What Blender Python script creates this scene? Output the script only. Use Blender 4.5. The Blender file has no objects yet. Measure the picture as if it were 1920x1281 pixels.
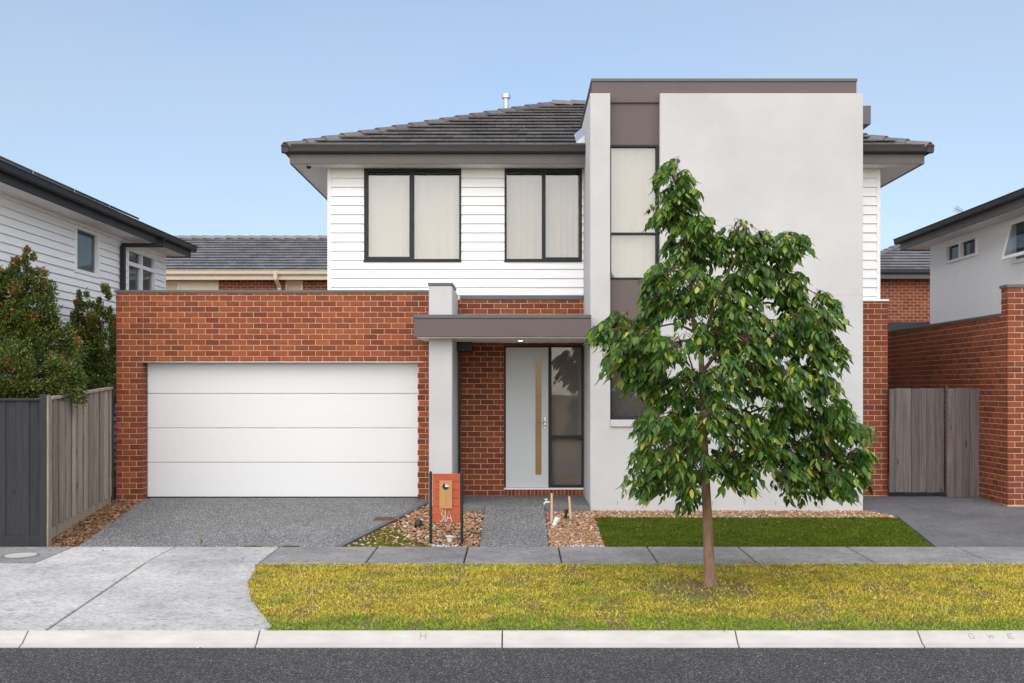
import bpy, math, random
import numpy as np
from mathutils import Vector, Matrix
R = math.radians
rnd = random.Random(31)
npr = np.random.default_rng(31)
S = bpy.context.scene
COL = S.collection

# ------------------------------------------------------------------ camera, sky, sun, exposure
CAM_D, CAM_Z = 18.6, 1.935          # camera: 18.6 m in front of the garage face, eye 1.935 m above its floor
FPX, VX, VY = 2000.0, 972.0, 728.0  # focal length and vanishing point measured on the photograph (1920 wide)
cd = bpy.data.cameras.new('camera'); cam = bpy.data.objects.new('camera', cd); COL.objects.link(cam)
cam.location = (0, -CAM_D, CAM_Z); cam.rotation_euler = (R(90), 0, 0)
cd.sensor_width = 36; cd.lens = 36 * FPX / 1920
cd.shift_x = -(VX - 960) / 1920; cd.shift_y = (VY - 640.5) / 1920
cd.clip_start = .1; cd.clip_end = 2000
S.camera = cam
SUN_EL, SUN_AZ = 42.0, 191.0        # azimuth clockwise from +Y: behind the camera, to the left
w = bpy.data.worlds.new('World'); S.world = w; w.use_nodes = True
wn = w.node_tree.nodes; wl = w.node_tree.links
bg = wn['Background']; bg.inputs['Strength'].default_value = .072
sky = wn.new('ShaderNodeTexSky'); sky.sky_type = 'NISHITA'; sky.sun_disc = False
sky.sun_elevation = R(SUN_EL); sky.sun_rotation = R(SUN_AZ)
sky.altitude = 0; sky.air_density = 1.0; sky.dust_density = 1.8; sky.ozone_density = 3.0
# a thin even veil of high cloud over the whole sky, a little wispy
veil = wn.new('ShaderNodeMix'); veil.data_type = 'RGBA'; veil.inputs[7].default_value = (2.85, 3.2, 3.55, 1)
tc = wn.new('ShaderNodeTexCoord'); mp = wn.new('ShaderNodeMapping'); mp.inputs['Scale'].default_value = (1.2, 1.2, 4.5)
wz = wn.new('ShaderNodeTexNoise'); wz.inputs['Scale'].default_value = 2.2; wz.inputs['Detail'].default_value = 7; wz.inputs['Roughness'].default_value = .55
mr = wn.new('ShaderNodeMapRange'); mr.inputs['From Min'].default_value = .3; mr.inputs['From Max'].default_value = .75; mr.inputs['To Min'].default_value = .30; mr.inputs['To Max'].default_value = .62
wl.new(tc.outputs['Generated'], mp.inputs[0]); wl.new(mp.outputs[0], wz.inputs['Vector']); wl.new(wz.outputs['Fac'], mr.inputs['Value']); wl.new(mr.outputs[0], veil.inputs[0])
wl.new(sky.outputs[0], veil.inputs[6]); wl.new(veil.outputs[2], bg.inputs[0])
sl = bpy.data.lights.new('sun', 'SUN'); sun = bpy.data.objects.new('sun', sl); COL.objects.link(sun)
sl.energy = 1.5; sl.angle = R(135); sl.color = (1.0, .935, .86)
sdir = Vector((math.sin(R(SUN_AZ)) * math.cos(R(SUN_EL)), math.cos(R(SUN_AZ)) * math.cos(R(SUN_EL)), math.sin(R(SUN_EL))))
sun.rotation_euler = (-sdir).to_track_quat('-Z', 'Y').to_euler()
S.view_settings.view_transform = 'Standard'; S.view_settings.look = 'None'
S.view_settings.gamma = 1; S.view_settings.use_curve_mapping = False
S.view_settings.exposure = 1.55
S.cycles.max_bounces = 8; S.cycles.diffuse_bounces = 4

# ------------------------------------------------------------------ measuring
def PX(px, d): return (px - VX) * d / FPX
def PZ(py, d): return CAM_Z + (VY - py) * d / FPX
def YD(d): return d - CAM_D

# ------------------------------------------------------------------ materials
MATS = {}
def new_mat(name):
    m = bpy.data.materials.new(name); m.use_nodes = True
    nt = m.node_tree; b = nt.nodes['Principled BSDF']
    MATS[name] = m
    return m, nt, b
def N(nt, t, **kw):
    n = nt.nodes.new(t)
    for k, v in kw.items():
        if hasattr(n, k): setattr(n, k, v)
        else: n.inputs[k].default_value = v
    return n
def pos(nt, scale=(1, 1, 1)):
    g = nt.nodes.new('ShaderNodeNewGeometry')
    if scale == (1, 1, 1): return g.outputs['Position']
    mp = nt.nodes.new('ShaderNodeMapping'); mp.inputs['Scale'].default_value = scale
    nt.links.new(g.outputs['Position'], mp.inputs['Vector'])
    return mp.outputs[0]
def noise(nt, scale, detail=4, rough=.6, vec=None, sc=(1, 1, 1)):
    n = N(nt, 'ShaderNodeTexNoise'); n.inputs['Scale'].default_value = scale
    n.inputs['Detail'].default_value = detail; n.inputs['Roughness'].default_value = rough
    nt.links.new(vec or pos(nt, sc), n.inputs['Vector'])
    return n.outputs['Fac']
def ramp(nt, fac, stops):
    r = nt.nodes.new('ShaderNodeValToRGB'); e = r.color_ramp.elements
    while len(e) < len(stops): e.new(.5)
    for i, (p, c) in enumerate(stops):
        e[i].position = p; e[i].color = (*c, 1) if len(c) == 3 else c
    nt.links.new(fac, r.inputs[0])
    return r.outputs[0]
def mixc(nt, a, b, fac, mode='MIX'):
    m = nt.nodes.new('ShaderNodeMix'); m.data_type = 'RGBA'; m.blend_type = mode
    for s, v in ((0, fac), (6, a), (7, b)):
        if hasattr(v, 'is_output'): nt.links.new(v, m.inputs[s])
        elif s == 0: m.inputs[0].default_value = v
        else: m.inputs[s].default_value = (*v, 1)
    return m.outputs[2]
def math_(nt, op, a, b=0.0):
    m = nt.nodes.new('ShaderNodeMath'); m.operation = op
    for i, v in ((0, a), (1, b)):
        if hasattr(v, 'is_output'): nt.links.new(v, m.inputs[i])
        else: m.inputs[i].default_value = v
    return m.outputs[0]
def bump(nt, b, h, strength=.3, dist=.01):
    n = nt.nodes.new('ShaderNodeBump'); n.inputs['Strength'].default_value = strength; n.inputs['Distance'].default_value = dist
    nt.links.new(h, n.inputs['Height']); nt.links.new(n.outputs[0], b.inputs['Normal'])
def rand(nt):
    """one random number per object or per loose piece"""
    g = nt.nodes.new('ShaderNodeNewGeometry'); o = nt.nodes.new('ShaderNodeObjectInfo')
    return math_(nt, 'FRACT', math_(nt, 'ADD', g.outputs['Random Per Island'], math_(nt, 'MULTIPLY', o.outputs['Random'], 7.31)))
def scaled(c, k): return tuple(min(1, max(0, x * k)) for x in c)
def simple(name, c, rough=.6, var=.12, scale=6., fine=120., bs=.15, bd=.004, metal=0, stretch=(1, 1, 1), piece=0., spec=.5):
    m, nt, b = new_mat(name)
    f = noise(nt, scale, 6, .65, sc=stretch)
    col = ramp(nt, f, [(.25, scaled(c, 1 - var)), (.75, scaled(c, 1 + var))])
    if piece:
        col = mixc(nt, col, ramp(nt, rand(nt), [(0, scaled((1, 1, 1), 1 - piece)), (1, (1, 1, 1))]), 1.0, 'MULTIPLY')
    nt.links.new(col, b.inputs['Base Color'])
    b.inputs['Roughness'].default_value = rough; b.inputs['Metallic'].default_value = metal
    b.inputs['Specular IOR Level'].default_value = spec
    if bs: bump(nt, b, noise(nt, fine, 3, .6, sc=stretch), bs, bd)
    return m
def brick_mat(name, lo, mid, hi):
    m, nt, b = new_mat(name)
    col = ramp(nt, rand(nt), [(0, lo), (.45, mid), (1, hi)])
    spot = ramp(nt, noise(nt, 70, 4, .7), [(.34, (.45, .42, .42)), (.46, (1, 1, 1))])
    col = mixc(nt, col, spot, .75, 'MULTIPLY')
    col = mixc(nt, col, ramp(nt, noise(nt, 9, 5, .7), [(.3, (.78, .75, .75)), (.7, (1.0, 1.0, 1.0))]), .8, 'MULTIPLY')
    nt.links.new(col, b.inputs['Base Color'])
    b.inputs['Roughness'].default_value = .75; b.inputs['Specular IOR Level'].default_value = .3
    bump(nt, b, noise(nt, 140, 4, .7), .5, .004)
    return m
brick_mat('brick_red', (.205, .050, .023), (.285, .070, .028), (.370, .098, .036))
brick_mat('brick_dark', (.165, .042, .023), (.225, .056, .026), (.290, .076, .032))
simple('mortar', (.55, .375, .24), .9, .12, 5, 160, .4)
simple('render_wall', (.515, .510, .508), .85, .10, .8, 110, .6, .005)
simple('weatherboard', (.84, .845, .85), .5, .025, 1.5, 60, .05, stretch=(.2, 1, 1))
simple('white_paint', (.84, .835, .83), .5, .03, 3, 60, .05)
simple('soffit', (.78, .75, .73), .7, .06, 2, 60, .05)
simple('garage_white', (.74, .745, .74), .45, .02, 2, 90, .06, stretch=(.15, 1, 1))
simple('charcoal_metal', (.021, .022, .025), .55, .12, 4, 60, .04, spec=.3)
simple('gutter', (.036, .035, .036), .5, .12, 3, 60, .04, spec=.35)
simple('fascia', (.098, .086, .081), .5, .1, 3, 60, .04)
simple('brown_panel', (.118, .092, .085), .7, .06, 2, 150, .12)
simple('cap_metal', (.085, .087, .092), .35, .12, 3, 60, .03)
simple('cream_paint', (.62, .50, .36), .5, .06, 3, 60, .05)
simple('black_paint', (.012, .012, .013), .4, .2, 8, 60, .05)
simple('steel', (.55, .55, .55), .25, .1, 8, 60, .02, metal=1)
simple('numeral', (.62, .58, .55), .4, .05, 8, 60, .02)
simple('galvanised', (.52, .55, .58), .4, .15, 14, 60, .05, metal=.8)
simple('blind', (.43, .38, .31), .8, .03, 2, 90, .03)
simple('blind_warm', (.33, .275, .23), .8, .04, 2, 90, .03)
simple('sidelight_screen', (.40, .36, .35), .8, .05, 3, 90, .03)
simple('blind_grey', (.20, .185, .18), .8, .06, 3, 90, .03)
simple('dark_room', (.03, .032, .035), .9, .2, 3, 60, 0)  # near-black: the shade of unlit rooms put into the colour
simple('curtain', (.20, .24, .26), .8, .12, 3, 60, 0, stretch=(8, 8, .2))
simple('door_paint', (.56, .585, .60), .55, .04, 2, 160, .15)
simple('amber_glass', (.33, .20, .09), .12, .2, 3, 60, 0)
simple('concrete_kerb', (.44, .42, .39), .85, .16, 2.2, 120, .4, stretch=(1, 3, 3))
simple('white_plastic', (.75, .76, .77), .35, .04, 8, 60, .04)
simple('purple_plastic', (.20, .12, .22), .4, .1, 8, 60, .04)
simple('stake_wood', (.62, .43, .21), .7, .12, 12, 80, .2, stretch=(4, 4, .4))
simple('mail_orange', (.46, .085, .028), .55, .14, 9, 120, .2, stretch=(.5, 1, 2), piece=.14)
simple('mail_wood', (.46, .235, .085), .5, .14, 14, 80, .15, stretch=(4, 4, .3))
simple('bark', (.235, .140, .092), .9, .38, 16, 60, .8, .012, stretch=(1, 1, .3))
simple('twig', (.115, .075, .045), .8, .2, 20, 60, .3)
simple('soil', (.085, .062, .042), .95, .35, 7, 60, .6, .02)
simple('turf_base', (.26, .19, .04), .95, .35, 7, 60, .6, .02)
simple('verge_soil', (.15, .105, .045), .95, .35, 5, 60, .6, .02)
simple('mark', (.25, .235, .22), .8, .1, 8, 60, .1)
simple('joint_sealant', (.40, .17, .10), .8, .1, 8, 60, .1)
simple('rust', (.13, .055, .038), .8, .3, 12, 60, .4)
simple('solar', (.02, .022, .03), .2, .2, 3, 60, 0)

def wood(name, a, c, piece=.45):
    m, nt, b = new_mat(name)
    o = nt.nodes.new('ShaderNodeObjectInfo')
    comb = nt.nodes.new('ShaderNodeVectorMath'); comb.operation = 'ADD'
    cx = nt.nodes.new('ShaderNodeCombineXYZ')
    nt.links.new(math_(nt, 'MULTIPLY', o.outputs['Random'], 37.0), cx.inputs[2])
    nt.links.new(pos(nt, (14, 14, .7)), comb.inputs[0]); nt.links.new(cx.outputs[0], comb.inputs[1])
    f = noise(nt, 2.2, 8, .7, vec=comb.outputs[0])
    col = ramp(nt, f, [(.28, a), (.72, c)])
    col = mixc(nt, col, ramp(nt, rand(nt), [(0, scaled((1, 1, 1), 1 - piece)), (1, (1, 1, 1))]), 1.0, 'MULTIPLY')
    knot = N(nt, 'ShaderNodeTexVoronoi'); knot.inputs['Scale'].default_value = 1.6
    nt.links.new(pos(nt, (3, 3, 1)), knot.inputs['Vector'])
    col = mixc(nt, col, ramp(nt, knot.outputs['Distance'], [(.05, (.35, .3, .26)), (.13, (1, 1, 1))]), .8, 'MULTIPLY')
    nt.links.new(col, b.inputs['Base Color']); b.inputs['Roughness'].default_value = .85
    b.inputs['Specular IOR Level'].default_value = .25
    bump(nt, b, f, .5, .006)
wood('paling', (.20, .155, .122), (.52, .455, .39), .5)
wood('gate_wood', (.095, .075, .072), (.235, .20, .19), .35)
wood('fence_dark', (.030, .031, .034), (.050, .051, .056), .2)

def tile_mat(name, lo, hi):
    m, nt, b = new_mat(name)
    col = ramp(nt, rand(nt), [(0, lo), (1, hi)])
    col = mixc(nt, col, ramp(nt, noise(nt, 5, 6, .7), [(.3, (.6, .56, .54)), (.72, (1, 1, 1))]), .8, 'MULTIPLY')
    nt.links.new(col, b.inputs['Base Color']); b.inputs['Roughness'].default_value = .22; b.inputs['Specular IOR Level'].default_value = .7
    bump(nt, b, noise(nt, 40, 3, .6), .06, .003)
tile_mat('roof_tile', (.090, .082, .076), (.155, .142, .132))
tile_mat('roof_tile_grey', (.135, .130, .135), (.20, .195, .20))

def aggregate(name, stops, scale=85., rough=.75, big=.25, tint=None):
    m, nt, b = new_mat(name)
    v = N(nt, 'ShaderNodeTexVoronoi'); v.inputs['Scale'].default_value = scale
    nt.links.new(pos(nt), v.inputs['Vector'])
    sep = nt.nodes.new('ShaderNodeSeparateColor'); nt.links.new(v.outputs['Color'], sep.inputs[0])
    col = ramp(nt, sep.outputs[0], stops)
    edge = ramp(nt, v.outputs['Distance'], [(.25, (1, 1, 1)), (.75, (.35, .35, .36))])
    col = mixc(nt, col, edge, .55, 'MULTIPLY')
    col = mixc(nt, col, ramp(nt, noise(nt, .9, 7, .65), [(.3, scaled((1, 1, 1), 1 - big)), (.7, (1, 1, 1))]), 1.0, 'MULTIPLY')
    nt.links.new(col, b.inputs['Base Color']); b.inputs['Roughness'].default_value = rough
    b.inputs['Specular IOR Level'].default_value = .3
    bump(nt, b, v.outputs['Distance'], -.4, .006)
aggregate('exposed_aggregate', [(0, (.055, .058, .062)), (.45, (.16, .165, .17)), (.8, (.30, .305, .305)), (1, (.66, .65, .63))], 88)
aggregate('asphalt', [(0, (.020, .020, .023)), (.5, (.048, .048, .053)), (.84, (.088, .088, .094)), (1, (.36, .35, .34))], 105, .8, .28)

def concrete(name, lo, hi, stain=.35, seed=0.):
    m, nt, b = new_mat(name)
    f = noise(nt, 1.1, 9, .72, sc=(1, 1, 1))
    col = ramp(nt, f, [(.3, lo), (.7, hi)])
    g = noise(nt, 42, 6, .8, sc=(.6, 1.5, 1))
    col = mixc(nt, col, ramp(nt, g, [(.33, scaled((1, 1, 1), 1 - stain)), (.52, (1, 1, 1))]), 1.0, 'MULTIPLY')
    col = mixc(nt, col, ramp(nt, noise(nt, 15, 6, .8, sc=(.8, 1.3, 1)), [(.36, scaled((1, 1, 1), 1 - stain * .75)), (.50, (1, 1, 1))]), 1.0, 'MULTIPLY')
    col = mixc(nt, col, ramp(nt, rand(nt), [(0, (.86, .86, .87)), (1, (1, 1, 1))]), 1.0, 'MULTIPLY')
    nt.links.new(col, b.inputs['Base Color']); b.inputs['Roughness'].default_value = .85
    b.inputs['Specular IOR Level'].default_value = .3
    bump(nt, b, noise(nt, 90, 5, .75), .4, .006)
concrete('concrete_light', (.36, .36, .365), (.63, .625, .615), .62)
concrete('concrete_path', (.165, .165, .172), (.35, .345, .345), .55)
concrete('concrete_dark', (.095, .095, .102), (.175, .175, .182), .45)
concrete('slab_edge', (.14, .14, .142), (.22, .22, .22))

def grass_mat(name, kind):
    m, nt, b = new_mat(name)
    r = rand(nt)
    if kind == 'dry':
        col = ramp(nt, r, [(0, (.30, .21, .024)), (.35, (.50, .385, .034)), (.7, (.66, .545, .05)), (1, (.78, .69, .20))])
        green = ramp(nt, r, [(0, (.10, .19, .016)), (1, (.33, .46, .04))])
        sx = nt.nodes.new('ShaderNodeSeparateXYZ'); nt.links.new(pos(nt), sx.inputs[0])
        # greener runners along the kerb gutter, and here and there
        edge = math_(nt, 'MULTIPLY', math_(nt, 'ADD', sx.outputs[1], 7.65), -1.2)
        edge.node.use_clamp = True
        f = math_(nt, 'ADD', noise(nt, 1.7, 6, .75), math_(nt, 'MULTIPLY', edge, .34))
        col = mixc(nt, col, green, ramp(nt, f, [(.47, (0, 0, 0)), (.70, (1, 1, 1))]))
        col = mixc(nt, col, (.16, .115, .045), ramp(nt, noise(nt, 2.6, 5, .7, sc=(1.0, 1.6, 1)), [(.50, (0, 0, 0)), (.72, (.8, .8, .8))]))
    elif kind == 'lawn':
        col = ramp(nt, r, [(0, (.055, .092, .005)), (.5, (.10, .155, .008)), (.92, (.16, .215, .016)), (1, (.34, .30, .10))])
        col = mixc(nt, col, ramp(nt, noise(nt, 2.4, 6, .7), [(.32, (.62, .66, .6)), (.68, (1.0, 1.0, 1.0))]), 1.0, 'MULTIPLY')
    else:
        col = ramp(nt, r, [(0, (.05, .10, .01)), (.6, (.15, .20, .02)), (1, (.30, .24, .07))])
    nt.links.new(col, b.inputs['Base Color']); b.inputs['Roughness'].default_value = .7
    b.inputs['Specular IOR Level'].default_value = .1
grass_mat('dry_grass', 'dry'); grass_mat('lawn_grass', 'lawn'); grass_mat('weed_grass', 'weed')

def leaf_mat(name, stops, rough=.35, transl=.25):
    m, nt, b = new_mat(name)
    col = ramp(nt, rand(nt), stops)
    nt.links.new(col, b.inputs['Base Color']); b.inputs['Roughness'].default_value = rough
    b.inputs['Specular IOR Level'].default_value = .5
    t = nt.nodes.new('ShaderNodeBsdfTranslucent')
    nt.links.new(mixc(nt, col, (1.25, 1.5, .5), .5, 'MULTIPLY'), t.inputs[0])
    ms = nt.nodes.new('ShaderNodeMixShader'); ms.inputs[0].default_value = transl
    nt.links.new(b.outputs[0], ms.inputs[1]); nt.links.new(t.outputs[0], ms.inputs[2])
    nt.links.new(ms.outputs[0], nt.nodes['Material Output'].inputs[0])
leaf_mat('tree_leaf', [(0, (.020, .062, .013)), (.38, (.048, .120, .018)), (.72, (.105, .195, .025)), (.95, (.26, .34, .045)), (.978, (.50, .47, .07)), (1, (.55, .45, .07))], .42, .36)
leaf_mat('shrub_leaf', [(0, (.024, .054, .012)), (.5, (.065, .115, .020)), (.82, (.14, .19, .034)), (.92, (.25, .22, .04)), (1, (.46, .17, .07))], .3, .2)
leaf_mat('shrub_tip', [(0, (.10, .13, .02)), (.5, (.22, .16, .035)), (.8, (.42, .16, .05)), (1, (.40, .09, .06))], .35, .2)

def stone_mat(name, stops):
    m, nt, b = new_mat(name)
    col = ramp(nt, rand(nt), stops)
    col = mixc(nt, col, ramp(nt, noise(nt, 60, 3, .6), [(.3, (.65, .62, .6)), (.7, (1, 1, 1))]), .7, 'MULTIPLY')
    nt.links.new(col, b.inputs['Base Color']); b.inputs['Roughness'].default_value = .7
stone_mat('pebble', [(0, (.13, .07, .035)), (.25, (.34, .17, .075)), (.5, (.45, .27, .13)), (.72, (.34, .15, .07)), (.88, (.55, .42, .28)), (1, (.62, .58, .52))])
stone_mat('leaf_litter', [(0, (.06, .035, .02)), (.4, (.20, .10, .045)), (.75, (.34, .17, .075)), (1, (.50, .36, .22))])

def glass(name, tint, ior):
    m, nt, b = new_mat(name)
    nt.nodes.remove(b)
    f = nt.nodes.new('ShaderNodeFresnel')
    gb = nt.nodes.new('ShaderNodeNewGeometry'); mi = nt.nodes.new('ShaderNodeMix'); mi.inputs[2].default_value = ior; mi.inputs[3].default_value = 1 / ior
    nt.links.new(gb.outputs['Backfacing'], mi.inputs[0]); nt.links.new(mi.outputs[0], f.inputs['IOR'])   # same strength on both faces of the pane
    tr = nt.nodes.new('ShaderNodeBsdfTransparent'); tr.inputs[0].default_value = (*tint, 1)
    gl = nt.nodes.new('ShaderNodeBsdfGlossy'); gl.inputs['Roughness'].default_value = .015
    bp = nt.nodes.new('ShaderNodeBump'); bp.inputs['Strength'].default_value = .05; bp.inputs['Distance'].default_value = .02
    nt.links.new(noise(nt, 1.2, 2, .5), bp.inputs['Height'])
    nt.links.new(bp.outputs[0], gl.inputs['Normal'])
    ms = nt.nodes.new('ShaderNodeMixShader')
    nt.links.new(f.outputs[0], ms.inputs[0]); nt.links.new(tr.outputs[0], ms.inputs[1]); nt.links.new(gl.outputs[0], ms.inputs[2])
    nt.links.new(ms.outputs[0], nt.nodes['Material Output'].inputs[0])
glass('glass', (.96, .96, .95), 1.9); glass('glass_tint', (.80, .79, .79), 1.6); glass('glass_dark', (.75, .78, .80), 1.22)
def emit(name, c, s):
    m, nt, b = new_mat(name)
    b.inputs['Base Color'].default_value = (*c, 1); b.inputs['Emission Color'].default_value = (*c, 1); b.inputs['Emission Strength'].default_value = s
emit('lamp_lit', (1, .72, .36), 6.0)

# ------------------------------------------------------------------ mesh helpers
ORIG = {}
def origin(o): return ORIG.get(o.name, Vector((0, 0, 0))) if o else Vector((0, 0, 0))
def link(name, me, parent=None, loc=None):
    o = bpy.data.objects.new(name, me); COL.objects.link(o)
    if parent: o.parent = parent
    if loc is not None:
        o.location = Vector(loc) - origin(parent)
    ORIG[o.name] = origin(parent) + (o.location if loc is not None else Vector((0, 0, 0)))
    return o
def tag(o, label=None, cat=None, group=None, kind=None):
    for k, v in (('label', label), ('category', cat), ('group', group), ('kind', kind)):
        if v: o[k] = v
    return o
def thing(name, loc, label, cat, group=None):
    o = link(name, None, None, loc)
    return tag(o, label, cat, group)
class MB:
    def __init__(s): s.v = []; s.f = []
    def add(s, vs, fs):
        n = len(s.v); s.v += [tuple(v) for v in vs]; s.f += [tuple(n + i for i in f) for f in fs]; return s
    def box(s, x0, x1, y0, y1, z0, z1):
        x0, x1 = min(x0, x1), max(x0, x1); y0, y1 = min(y0, y1), max(y0, y1); z0, z1 = min(z0, z1), max(z0, z1)
        s.add([(x0, y0, z0), (x1, y0, z0), (x1, y1, z0), (x0, y1, z0), (x0, y0, z1), (x1, y0, z1), (x1, y1, z1), (x0, y1, z1)],
              [(0, 3, 2, 1), (4, 5, 6, 7), (0, 1, 5, 4), (1, 2, 6, 5), (2, 3, 7, 6), (3, 0, 4, 7)]); return s
    def hexa(s, b, t):  # 4 bottom, 4 top corners, counter-clockwise from above
        s.add(list(b) + list(t), [(0, 3, 2, 1), (4, 5, 6, 7), (0, 1, 5, 4), (1, 2, 6, 5), (2, 3, 7, 6), (3, 0, 4, 7)]); return s
    def prism(s, poly, z0, z1):
        """poly: list of (x, y) counter-clockwise; z0, z1 numbers or functions of (x, y)"""
        g0 = z0 if callable(z0) else (lambda x, y: z0); g1 = z1 if callable(z1) else (lambda x, y: z1)
        n = len(poly)
        s.add([(x, y, g0(x, y)) for x, y in poly] + [(x, y, g1(x, y)) for x, y in poly],
              [tuple(range(n - 1, -1, -1)), tuple(range(n, 2 * n))] + [(i, (i + 1) % n, n + (i + 1) % n, n + i) for i in range(n)]); return s
    def extrude(s, prof, a, b):
        """closed profile of offset vectors swept from point a to point b; profiles are lists of 3-D offsets (same at both ends)"""
        a, b = Vector(a), Vector(b); n = len(prof)
        s.add([a + Vector(p) for p in prof] + [b + Vector(p) for p in prof],
              [tuple(range(n - 1, -1, -1)), tuple(range(n, 2 * n))] + [(i, (i + 1) % n, n + (i + 1) % n, n + i) for i in range(n)]); return s
    def tube(s, pts, rad, seg=10, cap=True):
        pts = [Vector(p) for p in pts]; n = len(pts)
        rad = rad if isinstance(rad, (list, tuple)) else [rad] * n
        ref = None; base = len(s.v); rings = []
        for i, p in enumerate(pts):
            t = (pts[min(i + 1, n - 1)] - pts[max(i - 1, 0)]).normalized()
            if ref is None:
                ref = t.orthogonal().normalized()
            ref = (ref - t * ref.dot(t)).normalized(); bi = t.cross(ref)
            s.v += [tuple(p + (ref * math.cos(2 * math.pi * k / seg) + bi * math.sin(2 * math.pi * k / seg)) * rad[i]) for k in range(seg)]
        for i in range(n - 1):
            for k in range(seg):
                a = base + i * seg + k; b = base + i * seg + (k + 1) % seg
                s.f.append((a, b, b + seg, a + seg))
        if cap:
            s.f.append(tuple(base + k for k in range(seg - 1, -1, -1))); s.f.append(tuple(base + (n - 1) * seg + k for k in range(seg)))
        return s
    def lathe(s, c, prof, seg=20, axis=(0, 0, 1)):
        """prof: (radius, height) pairs along axis from point c"""
        ax = Vector(axis).normalized(); u = ax.orthogonal().normalized(); w_ = ax.cross(u); c = Vector(c); base = len(s.v)
        for r, h in prof:
            s.v += [tuple(c + ax * h + (u * math.cos(2 * math.pi * k / seg) + w_ * math.sin(2 * math.pi * k / seg)) * r) for k in range(seg)]
        for i in range(len(prof) - 1):
            for k in range(seg):
                a = base + i * seg + k; b = base + i * seg + (k + 1) % seg
                s.f.append((a, b, b + seg, a + seg))
        s.f.append(tuple(base + k for k in range(seg - 1, -1, -1))); s.f.append(tuple(base + (len(prof) - 1) * seg + k for k in range(seg)))
        return s
    def mesh(s, name, off=(0, 0, 0)):
        off = Vector(off); me = bpy.data.meshes.new(name)
        me.from_pydata([(v[0] - off.x, v[1] - off.y, v[2] - off.z) for v in s.v], [], s.f); me.update(); return me
    def build(s, name, mat, parent=None, bev=0, smooth=False, loc=None):
        o0 = Vector(loc) if loc is not None else origin(parent)
        me = s.mesh(name, o0); me.materials.append(MATS[mat])
        o = link(name, me, parent, loc)
        if bev:
            m = o.modifiers.new('b', 'BEVEL'); m.width = bev; m.segments = 1; m.limit_method = 'ANGLE'; m.angle_limit = R(40)
        if smooth: me.shade_smooth()
        return o
def box(name, mat, parent, x0, x1, y0, y1, z0, z1, bev=.004):
    return MB().box(x0, x1, y0, y1, z0, z1).build(name, mat, parent, bev)
def np_mesh(name, V, F, mat, parent=None, smooth=False):
    V = np.asarray(V, np.float32).reshape(-1, 3); F = np.asarray(F, np.int32); k = F.shape[1]
    o0 = origin(parent); V = V - np.array(o0, np.float32)
    me = bpy.data.meshes.new(name)
    me.vertices.add(len(V)); me.vertices.foreach_set('co', V.ravel())
    me.loops.add(F.size); me.loops.foreach_set('vertex_index', F.ravel())
    me.polygons.add(len(F)); me.polygons.foreach_set('loop_start', np.arange(0, F.size, k, dtype=np.int32))
    me.update(calc_edges=True); me.validate()
    me.materials.append(MATS[mat])
    if smooth: me.shade_smooth()
    return link(name, me, parent)
def inst(name, me, parent, loc, scale=(1, 1, 1), rot=None):
    o = link(name, me, parent, loc); o.scale = scale
    if rot: o.rotation_euler = rot
    return o

# ------------------------------------------------------------------ lie of the land
GY = [(-60, -.46), (-8.36, -.385), (-4.98, -.30), (-3.75, -.27), (-.45, -.015), (0, 0), (80, 0)]
def zg(y):
    for (a, za), (b, zb) in zip(GY, GY[1:]):
        if y <= b: return za + (zb - za) * (y - a) / (b - a)
    return 0
def gz(off): return lambda x, y: zg(y) + off

def sheet(name, mat, poly, off, th, cutys=(), kind=None, parent=None):
    """slab that follows the land: cut at the given y lines"""
    m = MB(); ys = sorted({y for _, y in poly} | {c for c in cutys if min(y for _, y in poly) < c < max(y for _, y in poly)})
    def xr(y):
        xs = []
        for (x0, y0), (x1, y1) in zip(poly, poly[1:] + poly[:1]):
            if min(y0, y1) - 1e-6 <= y <= max(y0, y1) + 1e-6:
                if abs(y1 - y0) < 1e-6: xs += [x0, x1]
                else: xs.append(x0 + (x1 - x0) * (y - y0) / (y1 - y0))
        return min(xs), max(xs)
    n = len(ys); vt = []; 
    for y in ys:
        a, b = xr(y); z = zg(y) + off
        vt += [(a, y, z), (b, y, z), (a, y, z - th), (b, y, z - th)]
    F = [(0, 2, 3, 1), (4 * n - 4, 4 * n - 3, 4 * n - 1, 4 * n - 2)]
    for i in range(n - 1):
        k = 4 * i; F += [(k, k + 1, k + 5, k + 4), (k + 2, k + 6, k + 7, k + 3), (k, k + 4, k + 6, k + 2), (k + 1, k + 3, k + 7, k + 5)]
    m.add(vt, F)
    o = m.build(name, mat, parent)
    if kind: o['kind'] = kind
    return o

# ground everywhere
MB().add([(-400, -400, -.56), (400, -400, -.56), (400, 600, -.56), (-400, 600, -.56)], [(0, 1, 2, 3)]).build('ground', 'turf_base')['kind'] = 'structure'
sheet('yard', 'soil', [(-60, -3.76), (60, -3.76), (60, 70), (-60, 70)], -.06, .3, (-.45, 0), 'structure')
sheet('verge', 'verge_soil', [(-60, -8.4), (60, -8.4), (60, -4.9), (-60, -4.9)], -.016, .12, (-4.98,), 'structure')
MB().box(-60, 60, -16.2, -8.5, -.8, -.50).build('road', 'asphalt')['kind'] = 'structure'

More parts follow.
